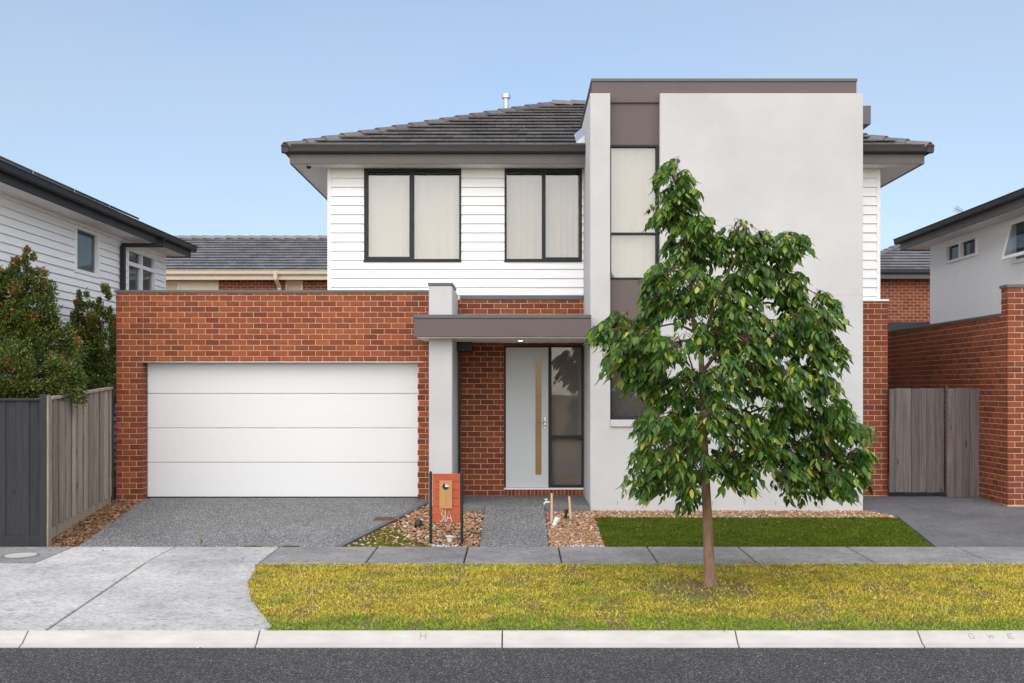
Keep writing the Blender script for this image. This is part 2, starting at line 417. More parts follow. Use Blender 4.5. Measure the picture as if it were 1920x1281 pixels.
# footpath slabs
fp = link('footpath', None, None, (0, -4.36, -.30)); fp['kind'] = 'structure'
J = [-14.2, -12.7, -11.2, -9.7, -8.0, -6.19, -4.78, -3.32, -1.96, -.70, .557, 1.79, 3.06, 4.57, 6.07, 7.57, 9.07, 10.6, 12.1]
for a, b in zip(J, J[1:]):
    m = MB()
    light = -6.2 < a < -3.4
    g = .009
    m.hexa([(a + g, -4.97, -.42), (b - g, -4.97, -.42), (b - g, -3.76, -.42), (a + g, -3.76, -.42)],
           [(a + g, -4.97, zg(-4.97)), (b - g, -4.97, zg(-4.97)), (b - g, -3.76, zg(-3.76)), (a + g, -3.76, zg(-3.76))])
    m.build('slab', 'concrete_light' if light else 'concrete_path', fp, .012)
# vehicle crossing
cr = link('vehicle_crossing', None, None, (-4.7, -6.7, -.34)); cr['kind'] = 'structure'
def apron(poly):
    m = MB(); m.prism(poly, -.5, gz(0)); m.build('slab', 'concrete_light', cr, .010)
apron([(-4.52, -8.37), (-2.62, -8.37), (-2.43, -8.34), (-2.40, -8.20), (-2.55, -7.85), (-2.87, -7.1), (-3.15, -6.2), (-3.26, -5.35), (-3.36, -4.985), (-4.76, -4.985)])
apron([(-9, -8.37), (-4.545, -8.37), (-4.785, -4.985), (-6.75, -4.985), (-6.65, -5.3), (-6.45, -5.75), (-6.6, -6.6), (-7.3, -7.4)])

# kerb of separate pours
kb = link('kerb', None, None, (0, -8.45, -.4)); kb['kind'] = 'structure'
KJ = [-11.5, -9.2, -6.9, -4.68, -2.47, -.153, 2.07, 3.81, 6.05, 8.3, 10.6]
KPROF = [(-8.385, -.70), (-8.385, -.385), (-8.405, -.380), (-8.425, -.385), (-8.515, -.452), (-8.535, -.470), (-8.60, -.4865), (-8.60, -.70)]
for i, (a, b) in enumerate(zip(KJ, KJ[1:])):
    m = MB(); n = len(KPROF); lean = .03
    m.add([(a + .006, y, z) for y, z in KPROF] + [(b - .006, y, z) for y, z in KPROF],
          [tuple(range(n)), tuple(range(2 * n - 1, n - 1, -1))] + [(i_, n + i_, n + (i_ + 1) % n, (i_ + 1) % n) for i_ in range(n)])
    o = m.build('kerbstone', 'concrete_kerb', kb, .004)
    def on_kerb(x, t):  # a point on the sloping face, t 0 top .. 1 foot
        return Vector((x, -8.425 - .09 * t - .002, -.385 - .067 * t + .0025))
    def mark(name, strokes, x, w_=.09):
        mm = MB()
        for (x0, t0), (x1, t1) in strokes:
            mm.tube([on_kerb(x + x0 * w_, t0), on_kerb(x + x1 * w_, t1)], .0016, 5)
        mm.build(name, 'mark', o)
    if i == 4: mark('letter', [((0, .1), (0, .9)), ((1, .1), (1, .9)), ((0, .5), (1, .5))], PX(789, 10.17), .05)
    if i == 7:
        mark('letter', [((.9, .3), (.3, .25)), ((.3, .25), (0, .5)), ((0, .5), (.3, .78)), ((.3, .78), (.9, .75)), ((.9, .75), (.9, .52)), ((.9, .52), (.6, .52))], PX(1812, 10.17), .06)
        mark('letter', [((0, .3), (.25, .75)), ((.25, .75), (.5, .4)), ((.5, .4), (.75, .75)), ((.75, .75), (1, .3))], PX(1848, 10.17), .06)
        mark('letter', [((0, .28), (0, .76)), ((0, .28), (.8, .28)), ((0, .52), (.7, .52)), ((0, .76), (.8, .76))], PX(1886, 10.17), .06)

# driveway, path, porch, side concrete
DRL = [(-6.50, .22), (-6.13, -3.755)]; DRR = [(-1.62, .22), (-1.62, -.25), (-2.47, -3.755)]
sheet('driveway', 'exposed_aggregate', [(-6.13, -3.755), (-2.47, -3.755), (-1.50, -.35), (-1.50, .23), (-6.50, .23)], 0, .2, (-.45, 0), 'structure')
MB().hexa([(-2.56, -3.755, -.4), (-2.475, -3.755, -.4), (-1.51, -.36, -.4), (-1.595, -.36, -.4)],
          [(-2.55, -3.755, zg(-3.755) + .006), (-2.465, -3.755, zg(-3.755) + .006), (-1.50, -.36, zg(-.36) + .006), (-1.585, -.36, zg(-.36) + .006)]
          ).build('driveway_edge', 'concrete_dark')['kind'] = 'structure'
MB().hexa([(-.54, -3.755, -.45), (.42, -3.755, -.45), (.42, -1.106, -.2), (-.54, -1.106, -.2)], [(-.54, -3.755, -.27), (.42, -3.755, -.27), (.42, -1.106, -.001), (-.54, -1.106, -.001)]).build('front_path', 'exposed_aggregate')['kind'] = 'structure'
MB().box(-1.075, 1.17, -1.10, .58, -.25, .002).build('porch', 'exposed_aggregate')['kind'] = 'structure'
MB().hexa([(-1.46, -1.13, -.3), (-.55, -1.13, -.3), (-.55, -1.10, -.3), (-1.46, -1.10, -.3)], [(-1.46, -1.13, -.004), (-.55, -1.13, -.004), (-.55, -1.101, .0), (-1.46, -1.101, .0)]).build('porch_edge', 'slab_edge')['kind'] = 'structure'
MB().hexa([(.43, -1.13, -.3), (1.17, -1.13, -.3), (1.17, -1.10, -.3), (.43, -1.10, -.3)], [(.43, -1.13, -.004), (1.17, -1.13, -.004), (1.17, -1.101, .0), (.43, -1.101, .0)]).build('porch_edge', 'slab_edge')['kind'] = 'structure'
sheet('side_drive', 'concrete_dark', [(5.82, -3.755), (14, -3.755), (14, 6), (5.66, 6), (5.66, -1.09), (6.06, -1.5)], -.004, .2, (-.45, 0), 'structure')

# ------------------------------------------------------------------ bricks, tiles, boards, windows
BL, BH, BP = .240, .0962, .006        # brick pitch along, pitch up, how far the brick stands proud of the mortar
def brick_rects(u0, u1, z0, z1, holes=(), zoff=0.0, uoff=0.0):
    """stretcher-bond rectangles (u0,u1,z0,z1) on a wall, cut round the holes"""
    out = []; k = math.floor((z0 - zoff) / BH)
    while zoff + k * BH < z1 - .02:
        a, b = max(z0, zoff + k * BH + .005), min(z1, zoff + (k + 1) * BH - .005)
        if b - a > .02:
            s = uoff + (BL / 2 if k % 2 else 0); j = math.floor((u0 - s) / BL)
            while s + j * BL < u1:
                l, r = max(u0, s + j * BL + .005), min(u1, s + (j + 1) * BL - .005)
                segs = [(l, r)]
                for hu0, hu1, hz0, hz1 in holes:
                    if a < hz1 - .03 and b > hz0 + .03:
                        n2 = []
                        for p, q in segs:
                            if q <= hu0 or p >= hu1: n2.append((p, q)); continue
                            if p < hu0: n2.append((p, hu0))
                            if q > hu1: n2.append((hu1, q))
                        segs = n2
                out += [(p, q, a, b) for p, q in segs if q - p > .025]
                j += 1
        k += 1
    return out
def brick_mesh(seed):
    r = random.Random(seed); q = lambda: r.uniform(-.0016, .0016); c = .006
    L, H = .23 / 2, (BH - .01) / 2
    vs = [(-L + q(), c, -H + q()), (L + q(), c, -H + q()), (L + q(), c, H + q()), (-L + q(), c, H + q())]
    vs += [(-L + c + q(), q(), -H + c + q()), (L - c + q(), q(), -H + c + q()), (L - c + q(), q(), H - c + q()), (-L + c + q(), q(), H - c + q())]
    vs += [(-L, .06, -H), (L, .06, -H), (L, .06, H), (-L, .06, H)]
    fs = [(4, 5, 6, 7), (0, 1, 5, 4), (1, 2, 6, 5), (2, 3, 7, 6), (3, 0, 4, 7), (8, 9, 1, 0), (9, 10, 2, 1), (10, 11, 3, 2), (11, 8, 0, 3)]
    return vs, fs
BV = [brick_mesh(i) for i in range(5)]
BMESH = {}
def bmesh_for(i, mat):
    if (i, mat) not in BMESH:
        me = bpy.data.meshes.new('brick'); me.from_pydata(BV[i][0], [], BV[i][1]); me.materials.append(MATS[mat]); BMESH[(i, mat)] = me
    return BMESH[(i, mat)]
def place_bricks(rects, frame, parent, mat, n_single, rest, key=None):
    """frame(u, z) -> point on the wall face; frame.rot = rotation about z. The first n_single become objects, the others join the mesh builder 'rest'."""
    rects = sorted(rects, key=key or (lambda t: -(t[1] - t[0])))
    ca, sa = math.cos(frame.rot), math.sin(frame.rot)
    for i, (a, b, c, d) in enumerate(rects):
        s = ((b - a) / .23, 1, (d - c) / (BH - .01)); p = frame((a + b) / 2, (c + d) / 2)
        v = rnd.randrange(5)
        if i < n_single:
            inst('brick', bmesh_for(v, mat), parent, p, s, (0, 0, frame.rot))
        else:
            vs, fs = BV[v]
            rest.add([(p[0] + x * s[0] * ca - y * sa, p[1] + x * s[0] * sa + y * ca, p[2] + z * s[2]) for x, y, z in vs], fs)
    return max(0, n_single - len(rects))
class Frame:
    def __init__(s, fn, rot): s.fn = fn; s.rot = rot
    def __call__(s, u, z): return Vector(s.fn(u, z))
def front(y): return Frame(lambda u, z: (u, y, z), 0)             # faces the street (-y)
def faces_left(x): return Frame(lambda u, z: (x, u, z), -math.pi / 2)   # faces -x
def faces_right(x): return Frame(lambda u, z: (x, u, z), math.pi / 2)   # faces +x

TW = .298
def tile_verts(u0, u1, v0, v1, frame, lim, gap=.003):
    """one flat concrete tile: front edge proud, back edge tucked in; corners clamped to the hips"""
    L0, R0 = lim(v0); L1, R1 = lim(v1)
    a0, b0 = min(max(u0 + gap, L0), R0), min(max(u1 - gap, L0), R0)
    a1, b1 = min(max(u0 + gap, L1), R1), min(max(u1 - gap, L1), R1)
    if b0 - a0 < .02 and b1 - a1 < .02: return None
    lift = .052 + rnd.uniform(-.003, .003)
    t = .020
    P = lambda u, v, h: frame(u, v, h)
    vs = [P(a0, v0, lift - t), P(b0, v0, lift - t), P(b1, v1, .004 - .02), P(a1, v1, .004 - .02),
          P(a0, v0, lift), P(b0, v0, lift), P(b1, v1, .012), P(a1, v1, .012)]
    return vs
TF = [(0, 3, 2, 1), (4, 5, 6, 7), (0, 1, 5, 4), (1, 2, 6, 5), (2, 3, 7, 6), (3, 0, 4, 7)]
def tile_slope(frame, vmax, lim, parent, mat, single, rest, umin, umax, quota=300, TC=.40):
    """single(u, v) says whether the tile is one to pick out. A tile is built flat on its own place."""
    n = 0; k = 0
    while k * TC < vmax - .05:
        v0, v1 = k * TC, min((k + 1) * TC + .035, vmax)
        off = (k % 2) * TW / 2; j = math.floor((umin - off) / TW)
        while off + j * TW < umax:
            u0 = off + j * TW; vs = tile_verts(u0, u0 + TW, v0, v1, frame, lim)
            if vs:
                if single(u0 + TW / 2, v0) and n < quota:
                    c = sum((Vector(v) for v in vs), Vector()) / 8
                    m = MB(); m.add(vs, TF); m.build('roof_tile', mat, parent, loc=c); n += 1
                else: rest.add(vs, TF)
            j += 1
        k += 1
    return n
def ridge_caps(a, b, parent, mat, up=(0, 0, 1), w_=.13, step=.40):
    a, b = Vector(a), Vector(b); t = (b - a).normalized(); L = (b - a).length
    side = t.cross(Vector(up)).normalized(); nrm = side.cross(t).normalized()
    n = max(1, int(L / step))
    for i in range(n):
        p0 = a + t * (L * i / n) ; p1 = a + t * (L * (i + 1) / n + .05)
        def ring(p, h): return [p - side * w_ + nrm * (h - .075), p - side * w_ * .62 + nrm * (h - .012), p - side * w_ * .2 + nrm * (h + .012), p + side * w_ * .2 + nrm * (h + .012), p + side * w_ * .62 + nrm * (h - .012), p + side * w_ + nrm * (h - .075)]
        m = MB(); r0 = ring(p0, .075); r1 = ring(p1, .045); q0 = [x - nrm * .025 for x in r0]; q1 = [x - nrm * .025 for x in r1]
        vs = r0 + r1 + q0 + q1; fs = []
        for k in range(5): fs += [(k, k + 1, 7 + k, 6 + k), (12 + k, 18 + k, 19 + k, 13 + k), (k, 12 + k, 13 + k, k + 1), (6 + k, 7 + k, 19 + k, 18 + k)]
        fs += [(0, 6, 18, 12), (5, 17, 23, 11)]
        m.add(vs, fs); m.build('ridge_tile', mat, parent)
def boards(parent, mat, u0, u1, z0, z1, pitch, frame, holes=(), zstart=None, name='weatherboard'):
    """lapped boards: each is a wedge, thicker at its foot, standing off the wall"""
    z = z0 if zstart is None else zstart
    while z < z1 - .02:
        a, b = max(z0, z), min(z + pitch, z1); segs = [(u0, u1)]
        cuts = []
        for h0, h1, hz0, hz1 in holes:
            if a < hz1 - .005 and b > hz0 + .005:
                if a < hz0 - .02 or b > hz1 + .02:      # board notched by the opening: split into strips
                    cuts += [hz0] if a < hz0 - .02 else []
                    cuts += [hz1] if b > hz1 + .02 else []
        levels = [a] + sorted(set(c for c in cuts if a < c < b)) + [b]
        for la, lb in zip(levels, levels[1:]):
            sg = [(u0, u1)]
            for h0, h1, hz0, hz1 in holes:
                if la < hz1 - .004 and lb > hz0 + .004:
                    n2 = []
                    for p, q in sg:
                        if q <= h0 or p >= h1: n2.append((p, q)); continue
                        if p < h0: n2.append((p, h0))
                        if q > h1: n2.append((h1, q))
                    sg = n2
            th = lambda zz: .034 - .022 * (zz - z) / pitch
            for p, q in sg:
                m = MB()
                for u in (p, q):
                    for zz, t in ((la + (.011 if la == a else .002), 0), (la + (.011 if la == a else .002), th(la)), (lb, th(lb)), (lb, 0)):
                        m.v.append(tuple(frame(u, zz) + frame.out * t))
                m.f += [(0, 1, 2, 3), (7, 6, 5, 4), (0, 4, 5, 1), (1, 5, 6, 2), (2, 6, 7, 3), (3, 7, 4, 0)]
                m.build(name, mat, parent)
        z += pitch
def with_out(fr, out): fr.out = Vector(out); return fr

def window(parent, fr, u0, u1, z0, z1, panes, frame_mat='charcoal_metal', fw=.05, depth=.06, back='blind', glassm='glass', name='window', drop=0.0):
    """fr: Frame with .out and wall face at 0. panes: (ua, ub, za, zb) clear openings. Parts: frame, panes, blind."""
    o = fr.out
    def slab(nm, mat, ua, ub, za, zb, h0, h1, par):
        m = MB(); c = []
        for h in (h0, h1):
            for u, z in ((ua, za), (ub, za), (ub, zb), (ua, zb)): c.append(fr(u, z) + o * h)
        m.add(c, [(0, 1, 2, 3), (7, 6, 5, 4), (0, 4, 5, 1), (1, 5, 6, 2), (2, 6, 7, 3), (3, 7, 4, 0)])
        return m.build(nm, mat, par, .003) if nm else m
    # frame bars: everything of the outer rectangle that is not a pane
    us = sorted({u0, u1} | {x for p in panes for x in p[:2]}); zs = sorted({z0, z1} | {x for p in panes for x in p[2:]})
    fm = MB()
    for a, b in zip(us, us[1:]):
        for c, d in zip(zs, zs[1:]):
            mu, mz = (a + b) / 2, (c + d) / 2
            if any(p[0] <= mu <= p[1] and p[2] <= mz <= p[3] for p in panes): continue
            q = slab('', None, a, b, c, d, -depth, .035, None)
            n = len(fm.v); fm.v += q.v; fm.f += [tuple(i + n for i in f) for f in q.f]
    w_ = fm.build(name, frame_mat, parent)
    for p in panes:
        slab('pane', glassm, p[0] - .004, p[1] + .004, p[2] - .004, p[3] + .004, -.035, -.029, w_)
    if back in ('blind', 'blind_warm') and u1 - u0 > .7:      # blind with added soft pleats, standing in for varied reflections on the panes
        m = MB(); nn = int((u1 - u0) / .012); hb = -max(depth, .06) - .02
        for k in range(nn + 1):
            u = u0 + .01 + (u1 - u0 - .02) * k / nn
            h = hb + .010 * math.sin(u * 46 + 1.7 * math.sin(u * 7)) * (.6 + .4 * math.sin(u * 3.1))
            m.v += [tuple(fr(u, z0 + .01) + o * h), tuple(fr(u, z1 - drop - .01) + o * (h * .6 + hb * .4))]
            if k: q = 2 * k; m.f.append((q - 2, q, q + 1, q - 1))
        m.build('curtain', back, w_)
    elif back:
        slab('blind', back, u0 + .01, u1 - .01, z0 + .01, z1 - drop - .01, -max(depth, .06) - .008, -max(depth, .06) - .002, w_)  # given dark_room, this sheet is only the room's shade as colour
    slab('room_dark', 'dark_room', u0, u1, z0, z1, -depth - .40, -depth - .38, w_)  # dark sheet across the opening, painted for the room's shade
    return w_

# ------------------------------------------------------------------ the house
DG, DT, DE, DU, DC = 18.6, 17.5, 19.2, 19.3, 17.2       # distances: garage face, tower face, entry wall, upper wall, canopy edge
YT, YE, YU, YC = YD(DT), YD(DE), YD(DU), YD(DC)
house = thing('house', (0, 1.5, 0), 'two storey house with red brick garage, white weatherboards and tall pale rendered tower', 'house')
rest = MB()
# garage
GX0, GX1, OX0, OX1, OZ, GT = -7.02, -1.30, -6.553, -1.758, 2.385, 3.60
gw = MB(); yb = BP
gw.box(GX0 + BP, OX0 - BP, yb, .25, -.1, GT); gw.box(OX1 + BP, GX1, yb, .25, -.1, GT); gw.box(OX0 - BP, OX1 + BP, yb, .25, OZ + .012, GT)
gwall = gw.build('garage_wall', 'mortar', house)
GB = [r for r in brick_rects(GX0, GX1, -.02, GT - .01, [(OX0, OX1, -1, OZ + .01)], zoff=OZ + .012 - 26 * BH, uoff=GX0)]
vis = [r for r in GB if r[0] < -1.5]; hid = [r for r in GB if r[0] >= -1.5]
place_bricks(vis, front(0), gwall, 'brick_red', 300, rest); place_bricks(hid, front(0), gwall, 'brick_red', 0, rest)
place_bricks(brick_rects(0, .232, -.02, OZ, zoff=OZ + .012 - 26 * BH, uoff=-.12), faces_right(OX0), gwall, 'brick_red', 0, rest)
place_bricks(brick_rects(0.0, 6, -.05, GT - .01, zoff=OZ + .012 - 26 * BH), faces_left(GX0), gwall, 'brick_red', 0, rest)
box('garage_side_wall', 'mortar', house, GX0 + BP, GX0 + .24, .25, 6, -.1, GT)
box('garage_back_wall', 'mortar', house, GX0 + .24, -3.43, 5.8, 6.0, -.1, GT)
box('garage_roof', 'cap_metal', house, GX0 + .2, -1.2, .2, 5.9, 3.30, 3.36)
box('wall_cap', 'cap_metal', house, GX0 - .02, -1.47, -.02, .27, GT, GT + .045)
box('control_joint', 'joint_sealant', house, OX0 + .004, OX0 + .014, -.002, .008, OZ + .012, GT - .002, 0)
box('lintel', 'galvanised', house, OX0 - .1, OX1 + .1, -.006, .2, OZ, OZ + .011, 0)
gd = box('garage_door', 'garage_white', house, OX0, OX1, .265, .30, 0.004, OZ)
z0 = .02
for k, (za, zb) in enumerate([(.018, .619), (.629, 1.226), (1.236, 1.834), (1.844, 2.384)]):
    box('door_panel', 'garage_white', gd, OX0 + .003, OX1 - .003, .235, .266, za, zb, .006)
box('bottom_seal', 'black_paint', gd, OX0 + .005, OX1 - .005, .238, .262, .001, .016, 0)
# pier beside the porch
pier = MB().box(-1.47, -1.085, YT, .56, -.2, 3.62).build('pier', 'render_wall', house, .012)
box('pier_cap', 'cap_metal', pier, -1.485, -1.07, YT - .015, -.12, 3.62, 3.665)
# entry wall
ew = MB()
DX0, DX1, DZ0, DZ1 = PX(945, DE), 1.172, PZ(915, DE), PZ(646, DE)
ew.box(-1.3, DX0, YE + BP, YE + .3, -.1, 3.53); ew.box(DX0, 1.18, YE + BP, YE + .3, DZ1 + .004, 3.53); ew.box(DX0, 1.18, YE + BP, YE + .3, -.1, DZ0 - .02)
ewall = ew.build('entry_wall', 'mortar', house)
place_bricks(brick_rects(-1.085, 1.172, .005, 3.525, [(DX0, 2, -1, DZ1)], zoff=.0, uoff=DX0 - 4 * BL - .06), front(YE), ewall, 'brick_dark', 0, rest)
nb = 21; bw = (DX1 - DX0) / nb
for i in range(nb):
    box('sill_brick', 'brick_dark', ewall, DX0 + i * bw + .005, DX0 + (i + 1) * bw - .005, YE - .012, YE + .1, .006, DZ0 - .032, .005)
box('threshold', 'white_paint', ewall, DX0, DX1, YE - .02, YE + .1, DZ0 - .03, DZ0)
box('flashing', 'cap_metal', house, -1.05, 1.178, YE - .015, YU + .02, 3.53, 3.60)
# front door and sidelight
MX = PX(1029, DE)
door = MB(); yf = YE + .03
door.box(DX0, DX0 + .03, yf, yf + .1, DZ0, DZ1).box(DX0 + .03, DX1, yf, yf + .1, DZ1 - .05, DZ1).box(MX - .005, MX + .05, yf, yf + .1, DZ0, DZ1 - .05)
door.box(DX1 - .03, DX1, yf, yf + .1, DZ0, DZ1 - .05).box(MX + .05, DX1 - .03, yf, yf + .1, DZ0, DZ0 + .05).box(MX + .05, DX1 - .03, yf, yf + .1, PZ(823, DE), PZ(817, DE))
fd = door.build('door_frame', 'charcoal_metal', house, .003)
lf = MB(); S0, S1, SZ0, SZ1 = PX(1004, DE), PX(1015.5, DE), PZ(891, DE), PZ(671, DE)
lx0, lx1, ly0, ly1 = DX0 + .034, MX - .008, yf + .012, yf + .055
lf.box(lx0, S0, ly0, ly1, DZ0 + .006, DZ1 - .054).box(S1, lx1, ly0, ly1, DZ0 + .006, DZ1 - .054).box(S0, S1, ly0, ly1, DZ0 + .006, SZ0).box(S0, S1, ly0, ly1, SZ1, DZ1 - .054)
leaf_ = lf.build('front_door', 'door_paint', house)
box('glass_slot', 'amber_glass', leaf_, S0, S1, ly0 + .02, ly0 + .028, SZ0, SZ1, 0)
hd = MB(); hx = PX(1022, DE)
hd.box(hx - .028, hx + .028, ly0 - .012, ly0 + .002, PZ(804.5, DE), PZ(782, DE))
hd.build('handle_plate', 'steel', leaf_, .006)
MB().tube([(hx, ly0 - .01, PZ(791, DE)), (hx, ly0 - .06, PZ(791, DE)), (hx - .02, ly0 - .065, PZ(791, DE)), (hx - .125, ly0 - .065, PZ(791, DE))], .012, 10).build('handle', 'steel', leaf_, smooth=True)
MB().lathe((hx, ly0 - .010, PZ(799, DE)), [(.014, 0), (.014, .006), (.010, .007)], 12, (0, -1, 0)).build('lock', 'black_paint', leaf_)
for za, zb in ((DZ0 + .05, PZ(823, DE)), (PZ(817, DE), DZ1 - .05)):
    box('sidelight_pane', 'glass_tint', fd, MX + .05, DX1 - .03, yf + .03, yf + .036, za, zb, 0)
box('sidelight_blind', 'sidelight_screen', fd, MX + .04, DX1 - .02, yf + .13, yf + .14, DZ0, DZ1, 0)
box('entry_dark', 'dark_room', fd, DX0, DX1, yf + .2, yf + .22, DZ0, DZ1, 0)  # dark sheet added behind the doorway for the unlit inside
# canopy
can = MB()
CZ0, CZ1 = PZ(633, DC), PZ(590, DC)
can.box(-1.686, 1.172, YC, YE - .004, CZ0 + .012, CZ1 - .06)
canopy = can.build('canopy', 'brown_panel', house, .004)
box('canopy_cap', 'cap_metal', canopy, -1.70, 1.174, YC - .014, YC + .2, CZ1 - .058, CZ1, .004)
box('canopy_deck', 'cap_metal', canopy, -1.70, 1.174, YC + .2, YE - .005, CZ1 - .058, CZ1 - .02, 0)
box('canopy_soffit', 'soffit', canopy, -1.64, 1.17, YC + .035, YE - .008, CZ0 - .004, CZ0 + .010, 0)
dl = MB().lathe((PX(976, 18.1), YD(18.1), CZ0 - .014), [(.055, .012), (.055, 0), (.04, .002)], 20).build('downlight', 'white_paint', canopy)
MB().lathe((PX(976, 18.1), YD(18.1), CZ0 - .0145), [(.036, 0), (.036, .004)], 20).build('downlight_lens', 'lamp_lit', dl)
box('switch_box', 'black_paint', house, PX(853, 18.75), PX(885, 18.75), YD(18.75), YE + .004, PZ(658, 18.75), CZ0 - .006)
box('porch_downpipe', 'black_paint', house, -1.083, -1.035, YE - .07, YE - .012, .003, CZ0 - .01)
# upper storey: core walls
UX0, UX1 = PX(617, DU), PX(1647, DU)
SOF = PZ(316, DU)
up = MB()
W1 = (PX(683, DU), PX(865, DU), PZ(489, DU), PZ(317, DU)); W2 = (PX(946, DU), PX(1091, DU), PZ(489, DU), PZ(317, DU))
BYB = YU + 9.3
up.box(UX0, W1[0], YU, YU + .12, 3.36, SOF).box(W1[1], W2[0], YU, YU + .12, 3.36, SOF).box(W1[0], W1[1], YU, YU + .12, 3.36, W1[2]).box(W2[0], 1.18, YU, YU + .12, 3.36, W2[2])
up.box(W2[1], 1.18, YU, YU + .12, W2[2], SOF)
up.box(5.4, UX1, YU, YU + .12, 3.36, SOF)
up.box(UX0, UX0 + .12, YU + .12, BYB, 3.2, SOF).box(UX1 - .12, UX1, YU + .12, BYB, 3.2, SOF).box(UX0, UX1, BYB, BYB + .12, -.1, SOF)
upper = up.build('upper_wall', 'weatherboard', house)
fu = with_out(front(YU), (0, -1, 0))
boards(upper, 'weatherboard', UX0 + .045, 1.176, 3.605, SOF - .004, .1645, fu, [W1, W2], 3.605 - .02)
boards(upper, 'weatherboard', 5.655, UX1 - .04, 3.52, SOF - .004, .1645, fu, [], 3.605 - .02 - .1645)
boards(upper, 'weatherboard', YU + .03, BYB, 3.0, SOF - .004, .1645, with_out(faces_left(UX0), (-1, 0, 0)), [], 3.605 - .02 - 4 * .1645)
box('corner_stop', 'white_paint', upper, UX0 - .026, UX0 + .045, YU - .03, YU + .03, 3.36, SOF - .003)
box('corner_stop', 'white_paint', upper, UX1 - .04, UX1 + .026, YU - .03, YU + .03, 3.52, SOF - .003)
t = .045
w1 = window(upper, fu, *W1, [(PX(690, DU), PX(768, DU), PZ(482, DU), PZ(323, DU)), (PX(776, DU), PX(861, DU), PZ(486, DU), PZ(322, DU))], back='blind', drop=.10)
w2 = window(upper, fu, *W2, [(PX(950, DU), PX(1016, DU), PZ(486, DU), PZ(322, DU)), (PX(1023, DU), PX(1086, DU), PZ(483, DU), PZ(324, DU))], back='blind_warm', drop=.09)
for nm, Wn in (('sill', W1), ('sill', W2)):
    box(nm, 'charcoal_metal', upper, Wn[0] - .01, Wn[1], YU - .05, YU, Wn[2] - .025, Wn[2] - .002)
# lower right brick wall below the boards
RX1 = PX(1665, DE)
rw = MB().box(5.60, RX1 - BP, YE + BP, YE + .25, -.1, 3.50).build('side_wall', 'mortar', house)
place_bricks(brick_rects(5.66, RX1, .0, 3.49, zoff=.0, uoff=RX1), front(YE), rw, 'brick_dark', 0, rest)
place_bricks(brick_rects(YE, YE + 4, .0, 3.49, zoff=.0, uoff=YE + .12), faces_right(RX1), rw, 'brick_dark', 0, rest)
box('side_wall_return', 'mortar', rw, RX1 - .25, RX1 - BP, YE + .25, BYB, -.1, 3.49)
box('sill_cap', 'white_paint', rw, 5.655, RX1 + .015, YE - .02, YU + .1, 3.50, 3.535)
# main roof
EX0, EX1, YG, EZ = PX(527, 18.7), PX(1752, 18.7), YD(18.7), PZ(272, 18.7)
PITCH = math.tan(R(22.5)); RUN = 4.9
YR = YG + RUN; RZ = EZ + RUN * PITCH; HX0, HX1 = EX0 + RUN, EX1 - RUN
rf = MB(); zb_ = EZ - .05
A, B, C, D_ = (EX0 + .06, YG + .06, zb_), (EX1 - .06, YG + .06, zb_), (EX1 - .06, YR + RUN - .06, zb_), (EX0 + .06, YR + RUN - .06, zb_)
P_, Q_ = (HX0, YR, RZ - .05), (HX1, YR, RZ - .05)
rf.add([A, B, C, D_, P_, Q_], [(0, 1, 5, 4), (1, 2, 5), (2, 3, 4, 5), (3, 0, 4), (3, 2, 1, 0)])
roof = rf.build('roof', 'roof_tile', house)
c_, s_ = math.cos(R(22.5)), math.sin(R(22.5)); SL = RUN / c_
lim = lambda v: (EX0 + .02 + v * c_, EX1 - .02 - v * c_)
rest_t = MB()
fslope = lambda u, v, h: (u, YG + .02 + v * c_ - h * s_, EZ - .03 + v * s_ + h * c_)
tile_slope(fslope, SL, lim, roof, 'roof_tile', lambda u, v: u < 1.35 or (u > 5.5 and v < 2), rest_t, EX0, EX1)
limS = lambda v: (YG + .02 + v * c_, YG + 2 * RUN - .02 - v * c_)
tile_slope(lambda u, v, h: (EX0 + .02 + v * c_ - h * s_, YG + YG + 2 * RUN - u, EZ - .03 + v * s_ + h * c_), SL, limS, roof, 'roof_tile', lambda u, v: False, rest_t, YG, YG + 2 * RUN)
tile_slope(lambda u, v, h: (EX1 - .02 - v * c_ + h * s_, u, EZ - .03 + v * s_ + h * c_), SL, limS, roof, 'roof_tile', lambda u, v: False, rest_t, YG, YG + 2 * RUN)
rest_t.build('tile_field', 'roof_tile', roof)['kind'] = 'stuff'
ridge_caps((EX0 + .06, YG + .06, EZ - .02), (HX0, YR, RZ - .02), roof, 'roof_tile')
ridge_caps((EX1 - .06, YG + .06, EZ - .02), (HX1, YR, RZ - .02), roof, 'roof_tile')
ridge_caps((HX0, YR, RZ + .0), (HX1, YR, RZ + .0), roof, 'roof_tile')
# gutters, fascia and soffit
def gutter_run(name, a, b, out, parent, mat='gutter', h=.125, w_=.115):
    """quad gutter swept from a to b, profile towards 'out', with mitred ends handled by the caller's lengths"""
    o = Vector(out); z = Vector((0, 0, 1))
    prof = [o * 0 - z * h, o * (w_ * .72) - z * h, o * (w_ * .9) - z * (h * .8), o * w_ - z * (h * .12), o * (w_ + .012) - z * (h * .1), o * (w_ + .012), o * (w_ - .006), o * (w_ - .012) - z * .05, o * .008 - z * .05, o * 0]
    m = MB(); m.extrude(prof, a, b); return m.build(name, mat, parent)
gy = YG + .12
gutter_run('gutter', (EX0, gy, EZ), (1.19, gy, EZ), (0, -1, 0), roof)
gutter_run('gutter', (5.62, gy, EZ), (EX1, gy, EZ), (0, -1, 0), roof)
gutter_run('gutter', (EX0 + .12, YG, EZ), (EX0 + .12, YR + RUN, EZ), (-1, 0, 0), roof)
gutter_run('gutter', (EX1 - .12, YG, EZ), (EX1 - .12, YR + RUN, EZ), (1, 0, 0), roof)
FX0, FX1 = EX0 + .125, EX1 - .125
